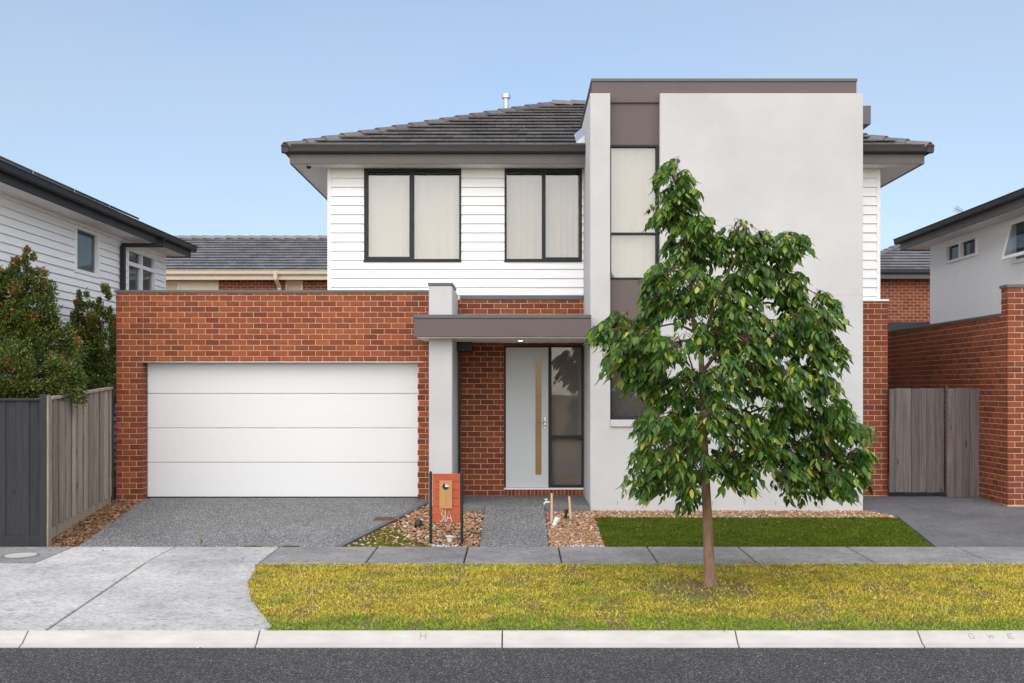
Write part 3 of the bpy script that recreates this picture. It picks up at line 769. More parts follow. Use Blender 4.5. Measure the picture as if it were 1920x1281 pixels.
for a, b in ((FX0, 1.185), (5.62, FX1)):
    box('fascia', 'fascia', roof, a, b, gy + .004, gy + .03, SOF - .02, EZ - .02)
box('fascia', 'fascia', roof, FX0, FX0 + .026, gy + .032, YR + RUN - .12, SOF - .02, EZ - .02)
box('fascia', 'fascia', roof, FX1 - .026, FX1, gy + .032, YR + RUN - .12, SOF - .02, EZ - .02)
for a, b in ((FX0 + .028, 1.18), (5.655, FX1 - .028)):
    box('soffit', 'soffit', roof, a, b, gy + .032, YU + .03, SOF - .004, SOF + .012, 0)
box('soffit', 'soffit', roof, FX0 + .028, UX0 + .03, YU + .032, YR + RUN - .2, SOF - .004, SOF + .012, 0)
box('soffit', 'soffit', roof, UX1 - .03, FX1 - .028, YU + .032, YR + RUN - .2, SOF - .004, SOF + .012, 0)
# apron flashing where the roof meets the tower
m = MB(); e0 = Vector(fslope(1.02, .12, .05)); e1 = Vector(fslope(1.02, .95, .05))
f0 = Vector(fslope(1.175, .12, .05)); f1 = Vector(fslope(1.175, .95, .05))
m.hexa([e0, f0, f1, e1], [e0 + Vector((0, 0, .012)), f0 + Vector((0, 0, .14)), f1 + Vector((0, 0, .14)), e1 + Vector((0, 0, .012))])
m.build('flashing', 'galvanised', roof)
# flue
fx, fyd = PX(949, 23.9), YD(23.9)
fl = MB().lathe((fx, fyd, RZ - .35), [(.055, 0), (.055, .52), (.062, .52), (.062, .54)], 18).build('flue', 'galvanised', roof, smooth=False)
MB().lathe((fx, fyd, RZ + .19), [(.062, 0), (.095, .012), (.095, .075), (.088, .10), (.03, .115)], 18).build('flue_cowl', 'galvanised', fl)
# dome camera under the eave
scx, scy = PX(579, 18.95), YD(18.95)
dc = MB().lathe((scx, scy, SOF - .004), [(.062, 0), (.062, .022), (.052, .03)], 20, (0, 0, -1)).build('dome_camera', 'white_plastic', house, smooth=False)
MB().lathe((scx, scy, SOF - .034), [(.046, 0), (.043, .02), (.03, .037), (.012, .045)], 18, (0, 0, -1)).build('camera_lens', 'black_paint', dc, smooth=True)
# tower
TX0, TX1, TZ = 1.18, PX(1618, DT), PZ(175, DT)
BX, CX = PX(1144, DT), PX(1238, DT)
YI = YT + .16
SZ = PZ(803, DT); TB = YT + 4.2
tw = MB()
tw.box(TX0, BX, YT, TB, -.25, TZ); tw.box(CX, TX1, YT, TB, -.25, TZ - .0)
tw.box(BX, CX, YT, YI + .1, -.25, PZ(787, DT) - .09); tw.box(BX, CX, TB - .2, TB, -.25, TZ)
tower = tw.build('tower_wall', 'render_wall', house)
box('window_sill', 'render_wall', tower, BX + .002, CX - .002, YT - .035, YI, PZ(787, DT) - .115, PZ(787, DT) - .004, .006)
yi = DT + .16
PA, PB, PC, PD, PE_ = PZ(272, yi), PZ(524, yi), PZ(600, yi), PZ(786, yi), PZ(438, yi)
box('spandrel', 'brown_panel', tower, BX + .002, CX - .002, YI, YI + .1, PA, TZ + .0)
box('spandrel', 'brown_panel', tower, BX + .002, CX - .002, YI, YI + .1, PC, PB)
ft = with_out(front(YI + .02), (0, -1, 0))
window(tower, ft, BX + .003, CX - .003, PB + .003, PA - .003, [(BX + .03, CX - .05, PE_ + .015, PA - .03), (BX + .03, CX - .05, PB + .03, PE_ - .015)], back='blind')
window(tower, ft, BX + .003, CX - .003, PD, PC - .003, [(BX + .04, CX - .05, PD + .05, PC - .04)], back='blind_grey', glassm='glass_tint')
hx_ = MB()
for zz in (PZ(553, DT),):
    box('control_joint', 'mortar', tower, CX + .01, TX1 - .004, YT - .0015, YT + .01, zz - .003, zz + .003, 0)
for k in range(8):
    xx = 1.62 + k * .52
    box('weep_hole', 'black_paint', tower, xx, xx + .006, YT - .0015, YT + .01, .02, .08, 0)
pz = PZ(147.5, DT + .12); py0 = YT + .12
box('parapet', 'brown_panel', tower, TX0 + .035, PX(1606, DT + .12), py0, TB - .1, TZ - .12, pz - .05)
box('parapet_cap', 'cap_metal', tower, TX0 + .02, PX(1606, DT + .12) + .012, py0 - .015, TB - .08, pz - .05, pz)
box('rainhead', 'cap_metal', tower, TX1 + .004, PX(1633, 18.6), YD(18.6), YD(19.1), PZ(233, 18.6), PZ(198, 18.6))
rest.build('brick_field', 'brick_dark', house)['kind'] = 'stuff'

# ------------------------------------------------------------------ neighbours
def hip_roof(parent, x0, x1, y0, y1, ez, mat, pitch=22.5, single=None, front_only=True, caps=True):
    """hip roof on a rectangle; the front slope (towards the street) gets its tiles"""
    c, s = math.cos(R(pitch)), math.sin(R(pitch)); t = math.tan(R(pitch))
    w_, dp = x1 - x0, y1 - y0; run = min(w_, dp) / 2; rz = ez + run * t
    if w_ >= dp: P, Q = (x0 + run, y0 + run, rz), (x1 - run, y0 + run, rz)
    else: P, Q = (x0 + run, y0 + run, rz), (x0 + run, y1 - run, rz)
    m = MB(); z = ez - .05
    V = [(x0, y0, z), (x1, y0, z), (x1, y1, z), (x0, y1, z), (P[0], P[1], rz - .05), (Q[0], Q[1], rz - .05)]
    F = [(0, 1, 5, 4), (1, 2, 5), (2, 3, 4, 5), (3, 0, 4), (3, 2, 1, 0)] if w_ >= dp else [(0, 1, 4), (1, 2, 5, 4), (2, 3, 5), (3, 0, 4, 5), (3, 2, 1, 0)]
    m.add(V, F); roof = m.build('roof', mat, parent); rest_ = MB()
    fs = lambda u, v, h: (u, y0 + v * c - h * s, ez - .03 + v * s + h * c)
    tile_slope(fs, run / c, lambda v: (x0 + v * c, x1 - v * c), roof, mat, single or (lambda u, v: False), rest_, x0, x1, TC=.33)
    fl_ = lambda u, v, h: (x0 + v * c - h * s, y0 + y1 - u, ez - .03 + v * s + h * c)
    fr_ = lambda u, v, h: (x1 - v * c + h * s, u, ez - .03 + v * s + h * c)
    if not front_only:
        for ff in (fl_, fr_): tile_slope(ff, run / c, lambda v: (y0 + v * c, y1 - v * c), roof, mat, lambda u, v: False, rest_, y0, y1)
    if rest_.v: rest_.build('tile_field', mat, roof)['kind'] = 'stuff'
    if caps:
        ridge_caps((x0, y0, ez), P, roof, mat); ridge_caps((x1, y0, ez), (Q if w_ >= dp else P), roof, mat)
        if w_ >= dp: ridge_caps(P, Q, roof, mat)
    return roof

# left neighbour: white boarded two storey house, seen along its side
LX, LG, LS = -8.2, -7.6, 5.03
ln = thing('house', (-12, 1, 0), 'white weatherboard house beyond the left fence, seen along its side wall', 'house')
y0l, y1l = YD(15.9), YD(24.7)
LW1 = (YD(19.66), YD(20.82), 4.08, 4.95); LW2 = (YD(22.3), YD(24.0), 3.25, 4.88)
lm = MB()
lm.box(-16, LX - .12, y0l, y1l, -.3, LS)
lm.box(LX - .12, LX, y0l, LW1[0], -.3, LS).box(LX - .12, LX, LW1[1], LW2[0], -.3, LS).box(LX - .12, LX, LW2[1], y1l, -.3, LS)
lm.box(LX - .12, LX, LW1[0], LW1[1], -.3, LW1[2]).box(LX - .12, LX, LW1[0], LW1[1], LW1[3], LS).box(LX - .12, LX, LW2[0], LW2[1], -.3, LW2[2]).box(LX - .12, LX, LW2[0], LW2[1], LW2[3], LS)
lwall = lm.build('wall', 'weatherboard', ln)
flw = with_out(faces_right(LX), (1, 0, 0))
boards(lwall, 'weatherboard', y0l, y1l - .05, .264, LS - .004, .142, flw, [LW1, LW2])
box('corner_stop', 'white_paint', lwall, LX - .02, LX + .036, y1l - .05, y1l + .01, .264, LS - .004)
window(lwall, flw, *LW1, [(LW1[0] + .09, LW1[1] - .09, LW1[2] + .07, LW1[3] - .06)], 'white_paint', depth=.06, back='curtain', glassm='glass_dark')
ym = (LW2[0] + LW2[1]) / 2
window(lwall, flw, *LW2, [(LW2[0] + .07, ym - .035, 4.60, LW2[3] - .06), (ym + .035, LW2[1] - .07, 4.60, LW2[3] - .06), (LW2[0] + .07, ym - .035, LW2[2] + .06, 4.52), (ym + .035, LW2[1] - .07, LW2[2] + .06, 4.52)], 'white_paint', depth=.06, back='curtain', glassm='glass_dark')
ye = YD(25.2)
lroof = hip_roof(ln, -16.6, LG, YD(15.2), ye, LS + .24, 'roof_tile_grey')
gutter_run('gutter', (LG - .1, YD(15.2), LS + .25), (LG - .1, ye, LS + .25), (1, 0, 0), lroof, 'charcoal_metal', .13)
box('fascia', 'charcoal_metal', lroof, LG - .13, LG - .102, YD(15.2), ye - .1, LS - .02, LS + .22)
box('fascia', 'charcoal_metal', lroof, -16.5, LG - .13, ye - .128, ye - .1, LS - .02, LS + .22)
box('soffit', 'soffit', lroof, LX - .02, LG - .132, YD(15.2), ye - .13, LS - .003, LS + .012, 0)
box('soffit', 'soffit', lroof, -16.4, LX - .02, y1l, ye - .13, LS - .003, LS + .012, 0)
for k in range(4):       # solar panels just clear of the tiles
    a = YD(15.75) + k * 1.62; c22, s22 = math.cos(R(22.5)), math.sin(R(22.5))
    P0 = Vector((LG - .30, 0, LS + .24 + .30 * math.tan(R(22.5)) + .045)); up_ = Vector((-c22, 0, s22))
    m = MB(); b4 = [P0 + Vector((0, a, 0)), P0 + Vector((0, a + 1.58, 0)), P0 + up_ * 1.0 + Vector((0, a + 1.58, 0)), P0 + up_ * 1.0 + Vector((0, a, 0))]
    m.hexa(b4, [v + Vector((.014, 0, .034)) for v in b4]); m.build('solar_panel', 'solar', lroof)
    box('panel_clamp', 'galvanised', lroof, LG - .33, LG - .29, a - .03, a - .005, LS + .30, LS + .44)
dpx = YD(21.9)
MB().tube([(LG - .04, YD(22.9), LS + .14), (LG - .04, YD(22.9), LS - .03), (LX + .08, dpx, LS - .16), (LX + .08, dpx, LS - .22)], .045, 8).build('downpipe', 'charcoal_metal', lwall)
box('downpipe', 'charcoal_metal', lwall, LX + .036, LX + .126, dpx - .05, dpx + .05, 0, LS - .18)

# right neighbour: brick garage on the boundary, white rendered upper storey
RXW, RDF = 8.18, 17.83
rn = thing('house', (12, 1, 0), 'white rendered house at the right edge with a brick boundary garage', 'house')
bw_ = MB(); RT, RTF = 3.16, 3.62
yf_ = YD(RDF)
bw_.box(RXW + BP, RXW + .24, yf_ + BP + .25, yf_ + 8, -.1, RT); bw_.box(RXW + BP, 13, yf_ + BP, yf_ + .25 + BP, -.1, RTF)
bwall = bw_.build('boundary_wall', 'mortar', rn)
rest_r = MB()
zo = -.02
side = brick_rects(yf_ + .004, yf_ + 7.9, -.03, RT - .006, zoff=zo, uoff=yf_ + .0)
side = [r for r in side if not (r[2] > RT)]
near = sorted(side, key=lambda r: (r[0] if (r[0] < YD(19.0) or r[3] > 1.93) else 1e3 + r[0]))
place_bricks(near, faces_left(RXW), bwall, 'brick_dark', 270, rest_r, key=lambda r: (r[0] if (r[0] < YD(19.0) or r[3] > 1.93) else 1e3 + r[0]))
up_s = brick_rects(yf_ + .004, yf_ + .25, RT, RTF - .006, zoff=zo, uoff=yf_)
frb = brick_rects(RXW + .004, 10.5, -.03, RTF - .006, zoff=zo, uoff=RXW + .12)
place_bricks([r for r in frb if r[1] < 8.6], front(yf_), bwall, 'brick_dark', 30, rest_r)
place_bricks([r for r in frb if r[1] >= 8.6], front(yf_), bwall, 'brick_dark', 0, rest_r)
place_bricks(up_s, faces_left(RXW), bwall, 'brick_dark', 0, rest_r)
rest_r.build('brick_field', 'brick_dark', bwall)['kind'] = 'stuff'
box('wall_cap', 'cap_metal', bwall, RXW - .015, RXW + .26, yf_ + .27, yf_ + 8, RT, RT + .045)
box('wall_cap', 'cap_metal', bwall, RXW - .02, 13, yf_ - .02, yf_ + .275, RTF, RTF + .05)
box('garage_roof', 'cap_metal', rn, RXW + .2, 13, yf_ + .24, yf_ + 8, 2.95, 3.0)
box('rear_parapet', 'cap_metal', rn, 6.75, 9.6, YD(24.6), YD(24.7), 2.6, PZ(604, 24.6))
RW, RG, RS = 9.3, 8.7, 5.13
RA1 = (YD(21.6), YD(23.16), 4.63, 5.03); RA2 = (YD(18.6), YD(20.06), 4.27, 5.09)
rm = MB(); ry0, ry1 = YD(18.3), YD(24.1)
rm.box(RW + .12, 17, ry0, ry1, 0, RS)
ys_ = [ry0, RA2[0], RA2[1], RA1[0], RA1[1], ry1]
for a, b in ((ys_[0], ys_[1]), (ys_[2], ys_[3]), (ys_[4], ys_[5])): rm.box(RW, RW + .12, a, b, 0, RS)
for Wn in (RA1, RA2): rm.box(RW, RW + .12, Wn[0], Wn[1], 0, Wn[2]).box(RW, RW + .12, Wn[0], Wn[1], Wn[3], RS)
rwall = rm.build('wall', 'white_paint', rn)
frw = with_out(faces_left(RW), (-1, 0, 0))
ymid = (RA1[0] + RA1[1]) / 2 + .03
window(rwall, frw, *RA1, [(RA1[0] + .05, ymid - .05, RA1[2] + .05, RA1[3] - .05), (ymid + .05, RA1[1] - .05, RA1[2] + .05, RA1[3] - .05)], 'white_paint', depth=.05, back='dark_room', glassm='glass_dark')
aw = window(rwall, frw, *RA2, [(RA2[0] + .06, RA2[1] - .06, RA2[2] + .06, RA2[3] - .05)], 'white_paint', depth=.05, back='curtain', glassm='glass_dark')
# its awning sash stands open, hinged at the head
m = MB(); hz = RA2[3] - .06; L_ = RA2[3] - RA2[2] - .1; sa = math.sin(R(14)); ca = math.cos(R(14))
def sash(a, b, t0, t1, h0, h1, nm, mt):
    mm = MB(); c = []
    for h in (h0, h1):
        for u, t in ((a, t0), (b, t0), (b, t1), (a, t1)):
            c.append((RW - .04 - t * sa - h * ca, u, hz - t * ca + h * sa))
    mm.add(c, [(0, 1, 2, 3), (7, 6, 5, 4), (0, 4, 5, 1), (1, 5, 6, 2), (2, 6, 7, 3), (3, 7, 4, 0)]); return mm
sm = MB()
for a, b, t0, t1 in ((RA2[0] + .05, RA2[0] + .10, 0, L_), (RA2[1] - .10, RA2[1] - .05, 0, L_), (RA2[0] + .10, RA2[1] - .10, 0, .05), (RA2[0] + .10, RA2[1] - .10, L_ - .06, L_)):
    q = sash(a, b, t0, t1, 0, .035, '', ''); n = len(sm.v); sm.v += q.v; sm.f += [tuple(i + n for i in f) for f in q.f]
so = sm.build('sash', 'white_paint', aw)
sash(RA2[0] + .10, RA2[1] - .10, .05, L_ - .06, .012, .018, '', '').build('sash_pane', 'glass_dark', aw)
reye = YD(24.7)
rroof = hip_roof(rn, RG, 17.6, YD(17.6), reye, RS + .24, 'roof_tile_grey')
gutter_run('gutter', (RG + .1, YD(17.6), RS + .25), (RG + .1, reye, RS + .25), (-1, 0, 0), rroof, 'gutter', .12)
box('fascia', 'fascia', rroof, RG + .102, RG + .13, YD(17.6), reye - .1, RS - .02, RS + .22)
box('fascia', 'fascia', rroof, RG + .13, 17.5, reye - .128, reye - .1, RS - .02, RS + .22)
box('soffit', 'soffit', rroof, RG + .132, RW + .02, YD(17.6), reye - .13, RS - .003, RS + .012, 0)
box('soffit', 'soffit', rroof, RW + .02, 17.4, ry1, reye - .13, RS - .003, RS + .012, 0)

# house behind, to the left, seen over the garage
def rear_house(x, xa, xb, d, eave, label, mat_roof, trim, cuts, hip, dep, single, pz0=2.0):
    h = thing('house', (x, YD(d) + 3, 0), label, 'house')
    y = YD(d)
    wl_ = MB().box(xa, xb, y + BP, y + dep, 0, eave).build('wall', 'mortar', h)
    rs = MB()
    place_bricks(brick_rects(xa, xb, pz0, eave - .01, cuts, zoff=0), front(y), wl_, 'brick_dark', 200, rs, key=lambda r: -r[2])
    if rs.v: rs.build('brick_field', 'brick_dark', wl_)['kind'] = 'stuff'
    rf_ = hip_roof(h, hip[0], hip[1], y - .5, y - .5 + hip[2], eave + .2, mat_roof, single=single)
    gutter_run('gutter', (hip[0], y - .4, eave + .23), (hip[1], y - .4, eave + .23), (0, -1, 0), rf_, trim, .14)
    box('fascia', trim if trim == 'cream_paint' else 'fascia', rf_, hip[0] + .1, hip[1] - .1, y - .398, y - .37, eave - .07, eave + .2)
    box('soffit', 'soffit', rf_, hip[0] + .1, hip[1] - .1, y - .37, y + .02, eave - .02, eave, 0)
    return h, wl_
EL = PZ(523, 35)
bl, blw = rear_house(-9.5, -16, -3, 35, EL, 'brick house behind the garage with grey tiled roof and cream gutter', 'roof_tile_grey', 'cream_paint',
    [(PX(309, 35) - .3, PX(410, 35), 0, 9), (PX(536, 35), PX(568, 35), 0, 9)], (-17, -2, 7.9), 7, lambda u, v: -12.2 < u < -5.9)
fb = with_out(front(YD(35)), (0, -1, 0))
box('wall_panel', 'cream_paint', blw, PX(338, 35), PX(410, 35), YD(35) - .01, YD(35) + .02, 2, EL - .02)
window(blw, fb, PX(300, 35), PX(338, 35), 2, EL - .02, [(PX(303, 35), PX(333, 35), 2.1, EL - .16)], 'cream_paint', back='blind_warm', depth=.0)
window(blw, fb, PX(536, 35), PX(568, 35), 2, EL - .02, [(PX(539, 35), PX(565, 35), 2.1, EL - .16)], 'cream_paint', back='curtain', depth=.0)
MB().tube([(PX(517, 34.55), YD(34.5), EL + .16), (PX(517, 34.55), YD(34.5), EL - .04), (PX(524, 34.9), YD(34.9), EL - .30), (PX(524, 34.9), YD(34.9), 2)], .07, 8).build('downpipe', 'cream_paint', blw)
ER = PZ(521, 34)
br, brw = rear_house(11, 10.9, 20, 34, ER, 'brick house behind the wooden gate with dark gutter and grey roof', 'roof_tile_grey', 'gutter', [], (10.2, 20.6, 7.5), 6.5, lambda u, v: u < 14.5)
an = thing('antenna', (PX(1790, 30), YD(30), 6.0), 'thin television aerial above the right neighbour roof', 'antenna')
ax_, ay_ = PX(1790, 30), YD(30)
MB().tube([(ax_, ay_, 5.6), (ax_, ay_, PZ(389, 30))], .012, 6).build('mast', 'galvanised', an)
MB().tube([(ax_ - .02, ay_, PZ(390, 30)), (ax_ + .24, ay_, PZ(398, 30))], .010, 6).build('boom', 'galvanised', an)
for k in range(6):
    p = Vector((ax_ + .02 + k * .036, ay_, PZ(391 + k * 1.2, 30)))
    MB().tube([p + Vector((-.02, -.22 + .02 * k, .05)), p + Vector((.02, .22 - .02 * k, -.05))], .006, 5).build('element', 'galvanised', an)

# ------------------------------------------------------------------ fences and gate
pf = thing('paling_fence', (-6.9, -2, 0), 'weathered grey timber paling fence running beside the driveway', 'fence')
A0, A1 = Vector((-6.75, YD(15.05))), Vector((-7.06, YD(18.42)))
def fpt(t, off=0.0):
    p = A0.lerp(A1, t); n = Vector((-(A1 - A0).y, (A1 - A0).x)).normalized() * -1   # towards the driveway
    return p + n * off
zbot = lambda t: -.235 + .17 * t
ztop = lambda t: 1.80 + .165 * t
NP = 24
for i in range(NP):
    t0, t1 = i / NP, (i + 1) / NP
    front_ = i % 2
    w0, w1 = (t0 - .006, t1 + .006) if front_ else (t0 - .002, t1 + .002)
    o = .036 if front_ else .018
    m = MB(); dz = rnd.uniform(-.01, .012); tw_ = rnd.uniform(-.006, .006)
    def c4(z): return [(*fpt(w0, o + tw_), z), (*fpt(w1, o - tw_), z), (*fpt(w1, o + .014 - tw_), z), (*fpt(w0, o + .014 + tw_), z)]
    m.hexa(c4(zbot(t0) + .14), c4(ztop(t0) - .05 + dz)); m.build('paling', 'paling', pf, .002)
def rail(nm, t0, t1, o0, o1, za, zb, mat):
    m = MB()
    m.hexa([(*fpt(t0, o0), za(t0)), (*fpt(t1, o0), za(t1)), (*fpt(t1, o1), za(t1)), (*fpt(t0, o1), za(t0))], [(*fpt(t0, o0), zb(t0)), (*fpt(t1, o0), zb(t1)), (*fpt(t1, o1), zb(t1)), (*fpt(t0, o1), zb(t0))])
    return m.build(nm, mat, pf, .004)
rail('capping', .0, .985, -.03, .075, lambda t: ztop(t) - .045, lambda t: ztop(t) - .005, 'paling')
rail('plinth', .0, .985, .015, .04, lambda t: zbot(t) - .03, lambda t: zbot(t) + .14, 'paling')
rail('rail', .0, .985, -.03, .012, lambda t: zbot(t) + .4, lambda t: zbot(t) + .48, 'paling')
rail('rail', .0, .985, -.03, .012, lambda t: ztop(t) - .3, lambda t: ztop(t) - .22, 'paling')
rail('post', .985, 1.012, -.04, .06, lambda t: -.12, lambda t: ztop(t) + .04, 'fence_dark')

dfn = thing('front_fence', (-8, YD(14.9), -.25), 'dark charcoal painted board fence facing the street', 'fence')
yd = YD(14.95); zb0, zt0 = -.275, 1.79
px_ = PX(74, 14.9)
k = 0; xr_ = px_ - .004
while xr_ > -9.6:
    wd = .165; m = MB(); o = .012 if k % 2 else 0
    box('board', 'fence_dark', dfn, xr_ - wd, xr_ + .012 * (k % 2), yd - .014 - o, yd - o, zb0 + .15, zt0 - .03, .003)
    xr_ -= wd; k += 1
box('plinth', 'fence_dark', dfn, -9.6, px_, yd - .045, yd - .004, zb0 - .03, zb0 + .15)
box('capping', 'fence_dark', dfn, -9.6, px_, yd - .06, yd + .05, zt0 - .03, zt0 + .004)
post = box('post', 'fence_dark', dfn, px_, PX(87, 14.9), yd - .055, yd + .05, zb0 - .05, zt0 + .06)
box('post_side', 'paling', dfn, PX(87, 14.9) + .001, PX(87, 14.9) + .03, yd - .05, yd + .048, zb0 - .05, zt0 + .045)

gt = thing('side_gate', (7.3, YD(19.0), 0), 'grey weathered timber side gate between the brick walls', 'gate')
gx0, gx1, gx2 = PX(1667, 19.05), PX(1770, 19.05), PX(1840, 18.9)
yg_ = YD(19.05); ws = [0.0, .075, .20, .345, .50, .635, .79, .93, 1.0]
edges = [gx0 + (gx1 - gx0) * f for f in (0, .105, .245, .40, .545, .68, .84, 1.0)]
for i, (a, b) in enumerate(zip(edges, edges[1:])):
    box('gate_board', 'gate_wood', gt, a + .002, b - .002, yg_ - .012 - .008 * (i % 2), yg_ + .006 - .008 * (i % 2), .075 + rnd.uniform(-.004, .006), 1.93 + rnd.uniform(-.006, .006), .002)
box('gate_rail', 'gate_wood', gt, gx0, gx1, yg_ + .008, yg_ + .04, .3, .4); box('gate_rail', 'gate_wood', gt, gx0, gx1, yg_ + .008, yg_ + .04, 1.55, 1.65)
fx = thing('fence_panel', (7.9, YD(18.95), 0), 'narrow fixed timber panel beside the gate against the boundary wall', 'fence')
edges = [gx1 + .012 + (gx2 - gx1 - .012) * f for f in (0, .23, .45, .67, .90, 1.0)]
for i, (a, b) in enumerate(zip(edges, edges[1:])):
    box('fence_board', 'gate_wood', fx, a + .002, b - .002, YD(18.95) - .01 - .008 * (i % 2), YD(18.95) + .01 - .008 * (i % 2), .0, 1.93 + rnd.uniform(-.006, .008), .002)
box('hinge_post', 'gate_wood', fx, gx1 + .002, gx1 + .035, YD(18.95) + .012, YD(18.95) + .06, 0, 1.97)
for z in (.06, 1.0, 1.87): box('hinge', 'rust', fx, gx1 - .014, gx1 + .014, YD(18.95) - .028, YD(18.95) - .012, z, z + .09)

# ------------------------------------------------------------------ beds, lawn and grass
def blades(name, mat, n, area, hmin, hmax, wdt, lean, off=0.0, label=None, cat=None, keep=None, parent=None):
    """area(n) -> xy points; single bent triangles with a kink"""
    P = area(n)
    if keep is not None: P = P[keep(P)]
    n = len(P); z = np.interp(P[:, 1], [g[0] for g in GY], [g[1] for g in GY]) + off
    h = npr.uniform(hmin, hmax, n); a = npr.uniform(0, 2 * np.pi, n); l = npr.uniform(.2, 1, n) * lean
    b = npr.uniform(0, 2 * np.pi, n); w_ = wdt * npr.uniform(.6, 1.3, n)
    base = np.stack([P[:, 0], P[:, 1], z], 1); s_ = np.stack([np.cos(b), np.sin(b), 0 * b], 1) * w_[:, None] * .5
    ld = np.stack([np.cos(a), np.sin(a), 0 * a], 1)
    mid = base + ld * (h * l * .45)[:, None] + np.stack([0 * h, 0 * h, h * .62], 1)
    tip = base + ld * (h * l * 1.3)[:, None] + np.stack([0 * h, 0 * h, h * (1 - .35 * l)], 1)
    V = np.stack([base - s_, base + s_, mid + s_ * .7, mid - s_ * .7, tip], 1).reshape(-1, 3)
    i = np.arange(n)[:, None] * 5
    F = np.concatenate([i + [[0, 1, 2]], i + [[0, 2, 3]], i + [[3, 2, 4]]])
    o = np_mesh(name, V, F, mat, parent); return o
def rect(x0, x1, y0, y1): return lambda n: np.stack([npr.uniform(x0, x1, n), npr.uniform(y0, y1, n)], 1)
APX = np.array([-2.40, -2.40, -2.55, -2.87, -3.15, -3.26, -3.34]); APY = np.array([-8.38, -8.20, -7.85, -7.1, -6.2, -5.35, -4.95])
def smooth_noise(P, sc, seed):
    r = np.random.default_rng(seed); out = np.zeros(len(P))
    for k in range(7):
        th = r.uniform(0, 2 * np.pi); f = sc * (1.25 ** k); ph = r.uniform(0, 6.28)
        out += np.sin((P[:, 0] * np.cos(th) + P[:, 1] * np.sin(th)) * f + ph + 1.3 * np.sin(P[:, 0] * f * .37 + ph * 2))
    return out / 7
def verge_keep(P):
    edge = np.interp(P[:, 1], APY, APX) + .045 * smooth_noise(P, 9, 5) + .06 * npr.normal(0, .6, len(P)) - .03
    front_e = -8.385 + .02 * smooth_noise(P, 14, 6) + .012 * npr.normal(0, 1, len(P)); back_e = -4.985 + .02 * smooth_noise(P, 11, 7) + .012 * npr.normal(0, 1, len(P))
    bare = ((P[:, 0] - 2.0) / .72) ** 2 + ((P[:, 1] + 6.40) / .42) ** 2 + .5 * smooth_noise(P, 6, 19)
    thin = (smooth_noise(P, 3.1, 9) > .22)
    ok = (P[:, 0] > edge) & (P[:, 1] > front_e) & (P[:, 1] < back_e)
    ok &= ~((bare < 1) & (npr.random(len(P)) < .72)) & ~(thin & (npr.random(len(P)) < .5))
    return ok
tag(blades('verge_grass', 'dry_grass', 230000, rect(-3.5, 9.5, -8.46, -4.91), .010, .044, .0066, 2.1, -.016, keep=verge_keep),
    'dry yellow green grass on the nature strip along the kerb', 'grass', kind='stuff')
tag(blades('verge_grass', 'weed_grass', 5000, rect(-9, -6.1, -6.2, -4.98), .02, .06, .009, 1.2, -.03,
    keep=lambda P: (P[:, 0] < np.interp(P[:, 1], [-6.6, -5.75, -5.3, -4.98], [-6.6, -6.45, -6.65, -6.78]))), 'dull green grass tuft at the left edge beside the driveway slab', 'grass', kind='stuff')
sheet('lawn_base', 'soil', [(1.19, -3.75), (5.80, -3.75), (6.02, -1.60), (1.21, -1.60)], -.032, .05, (), 'structure')
def lawn_keep(P):
    l = 1.19 + .035 * smooth_noise(P, 13, 3); r_ = np.interp(P[:, 1], [-3.75, -1.6], [5.80, 6.03]) + .01 * smooth_noise(P, 15, 4)
    return (P[:, 0] > l) & (P[:, 0] < r_)
tag(blades('lawn', 'lawn_grass', 130000, rect(1.15, 6.1, -3.74, -1.61), .02, .036, .007, .9, -.034, keep=lawn_keep),
    'short deep green lawn in front of the rendered tower', 'lawn', kind='stuff')

# pebbles
ICO_V = np.array([(0, 0, 1)] + [(math.cos(2 * math.pi * k / 5) * .894, math.sin(2 * math.pi * k / 5) * .894, .447) for k in range(5)]
                 + [(math.cos(2 * math.pi * (k + .5) / 5) * .894, math.sin(2 * math.pi * (k + .5) / 5) * .894, -.447) for k in range(5)])
ICO_F = np.array([(0, 1 + k, 1 + (k + 1) % 5) for k in range(5)] + [(1 + k, 6 + k, 1 + (k + 1) % 5) for k in range(5)] + [(1 + (k + 1) % 5, 6 + k, 6 + (k + 1) % 5) for k in range(5)])
def pebbles(name, mat, n, area, keep, r0, r1, off, flat=.55):
    P = area(n); P = P[keep(P)]; n = len(P)
    z = np.interp(P[:, 1], [g[0] for g in GY], [g[1] for g in GY]) + off + npr.uniform(-.012, .022, n)
    s_ = npr.uniform(r0, r1, n)[:, None] * np.stack([npr.uniform(.7, 1.35, n), npr.uniform(.6, 1.1, n), npr.uniform(.7, 1.2, n) * flat], 1)
    V = ICO_V[None] * (1 + npr.uniform(-.18, .18, (n, 11, 1))) * s_[:, None, :]
    a = npr.uniform(0, 6.28, n); t = npr.uniform(-.6, .6, n)
    x, y, zz = V[..., 0], V[..., 1], V[..., 2]
    y, zz = y * np.cos(t)[:, None] - zz * np.sin(t)[:, None], y * np.sin(t)[:, None] + zz * np.cos(t)[:, None]
    x, y = x * np.cos(a)[:, None] - y * np.sin(a)[:, None], x * np.sin(a)[:, None] + y * np.cos(a)[:, None]
    V = np.stack([x + P[:, 0:1], y + P[:, 1:2], zz + z[:, None]], 2).reshape(-1, 3)
    F = (ICO_F[None] + (np.arange(n) * 11)[:, None, None]).reshape(-1, 3)
    return np_mesh(name, V, F, mat)
def left_bed(P):
    return (P[:, 0] > np.interp(P[:, 1], [-3.755, -.36], [-2.45, -1.49])) & (P[:, 0] < -.55) & ((P[:, 1] < -1.14) | (P[:, 0] < -1.48))
def mossy(P): return (P[:, 0] + .45 * (P[:, 1] + 3.75) < -1.25 + .25 * smooth_noise(P, 5, 12)) & (P[:, 1] < -2.35)
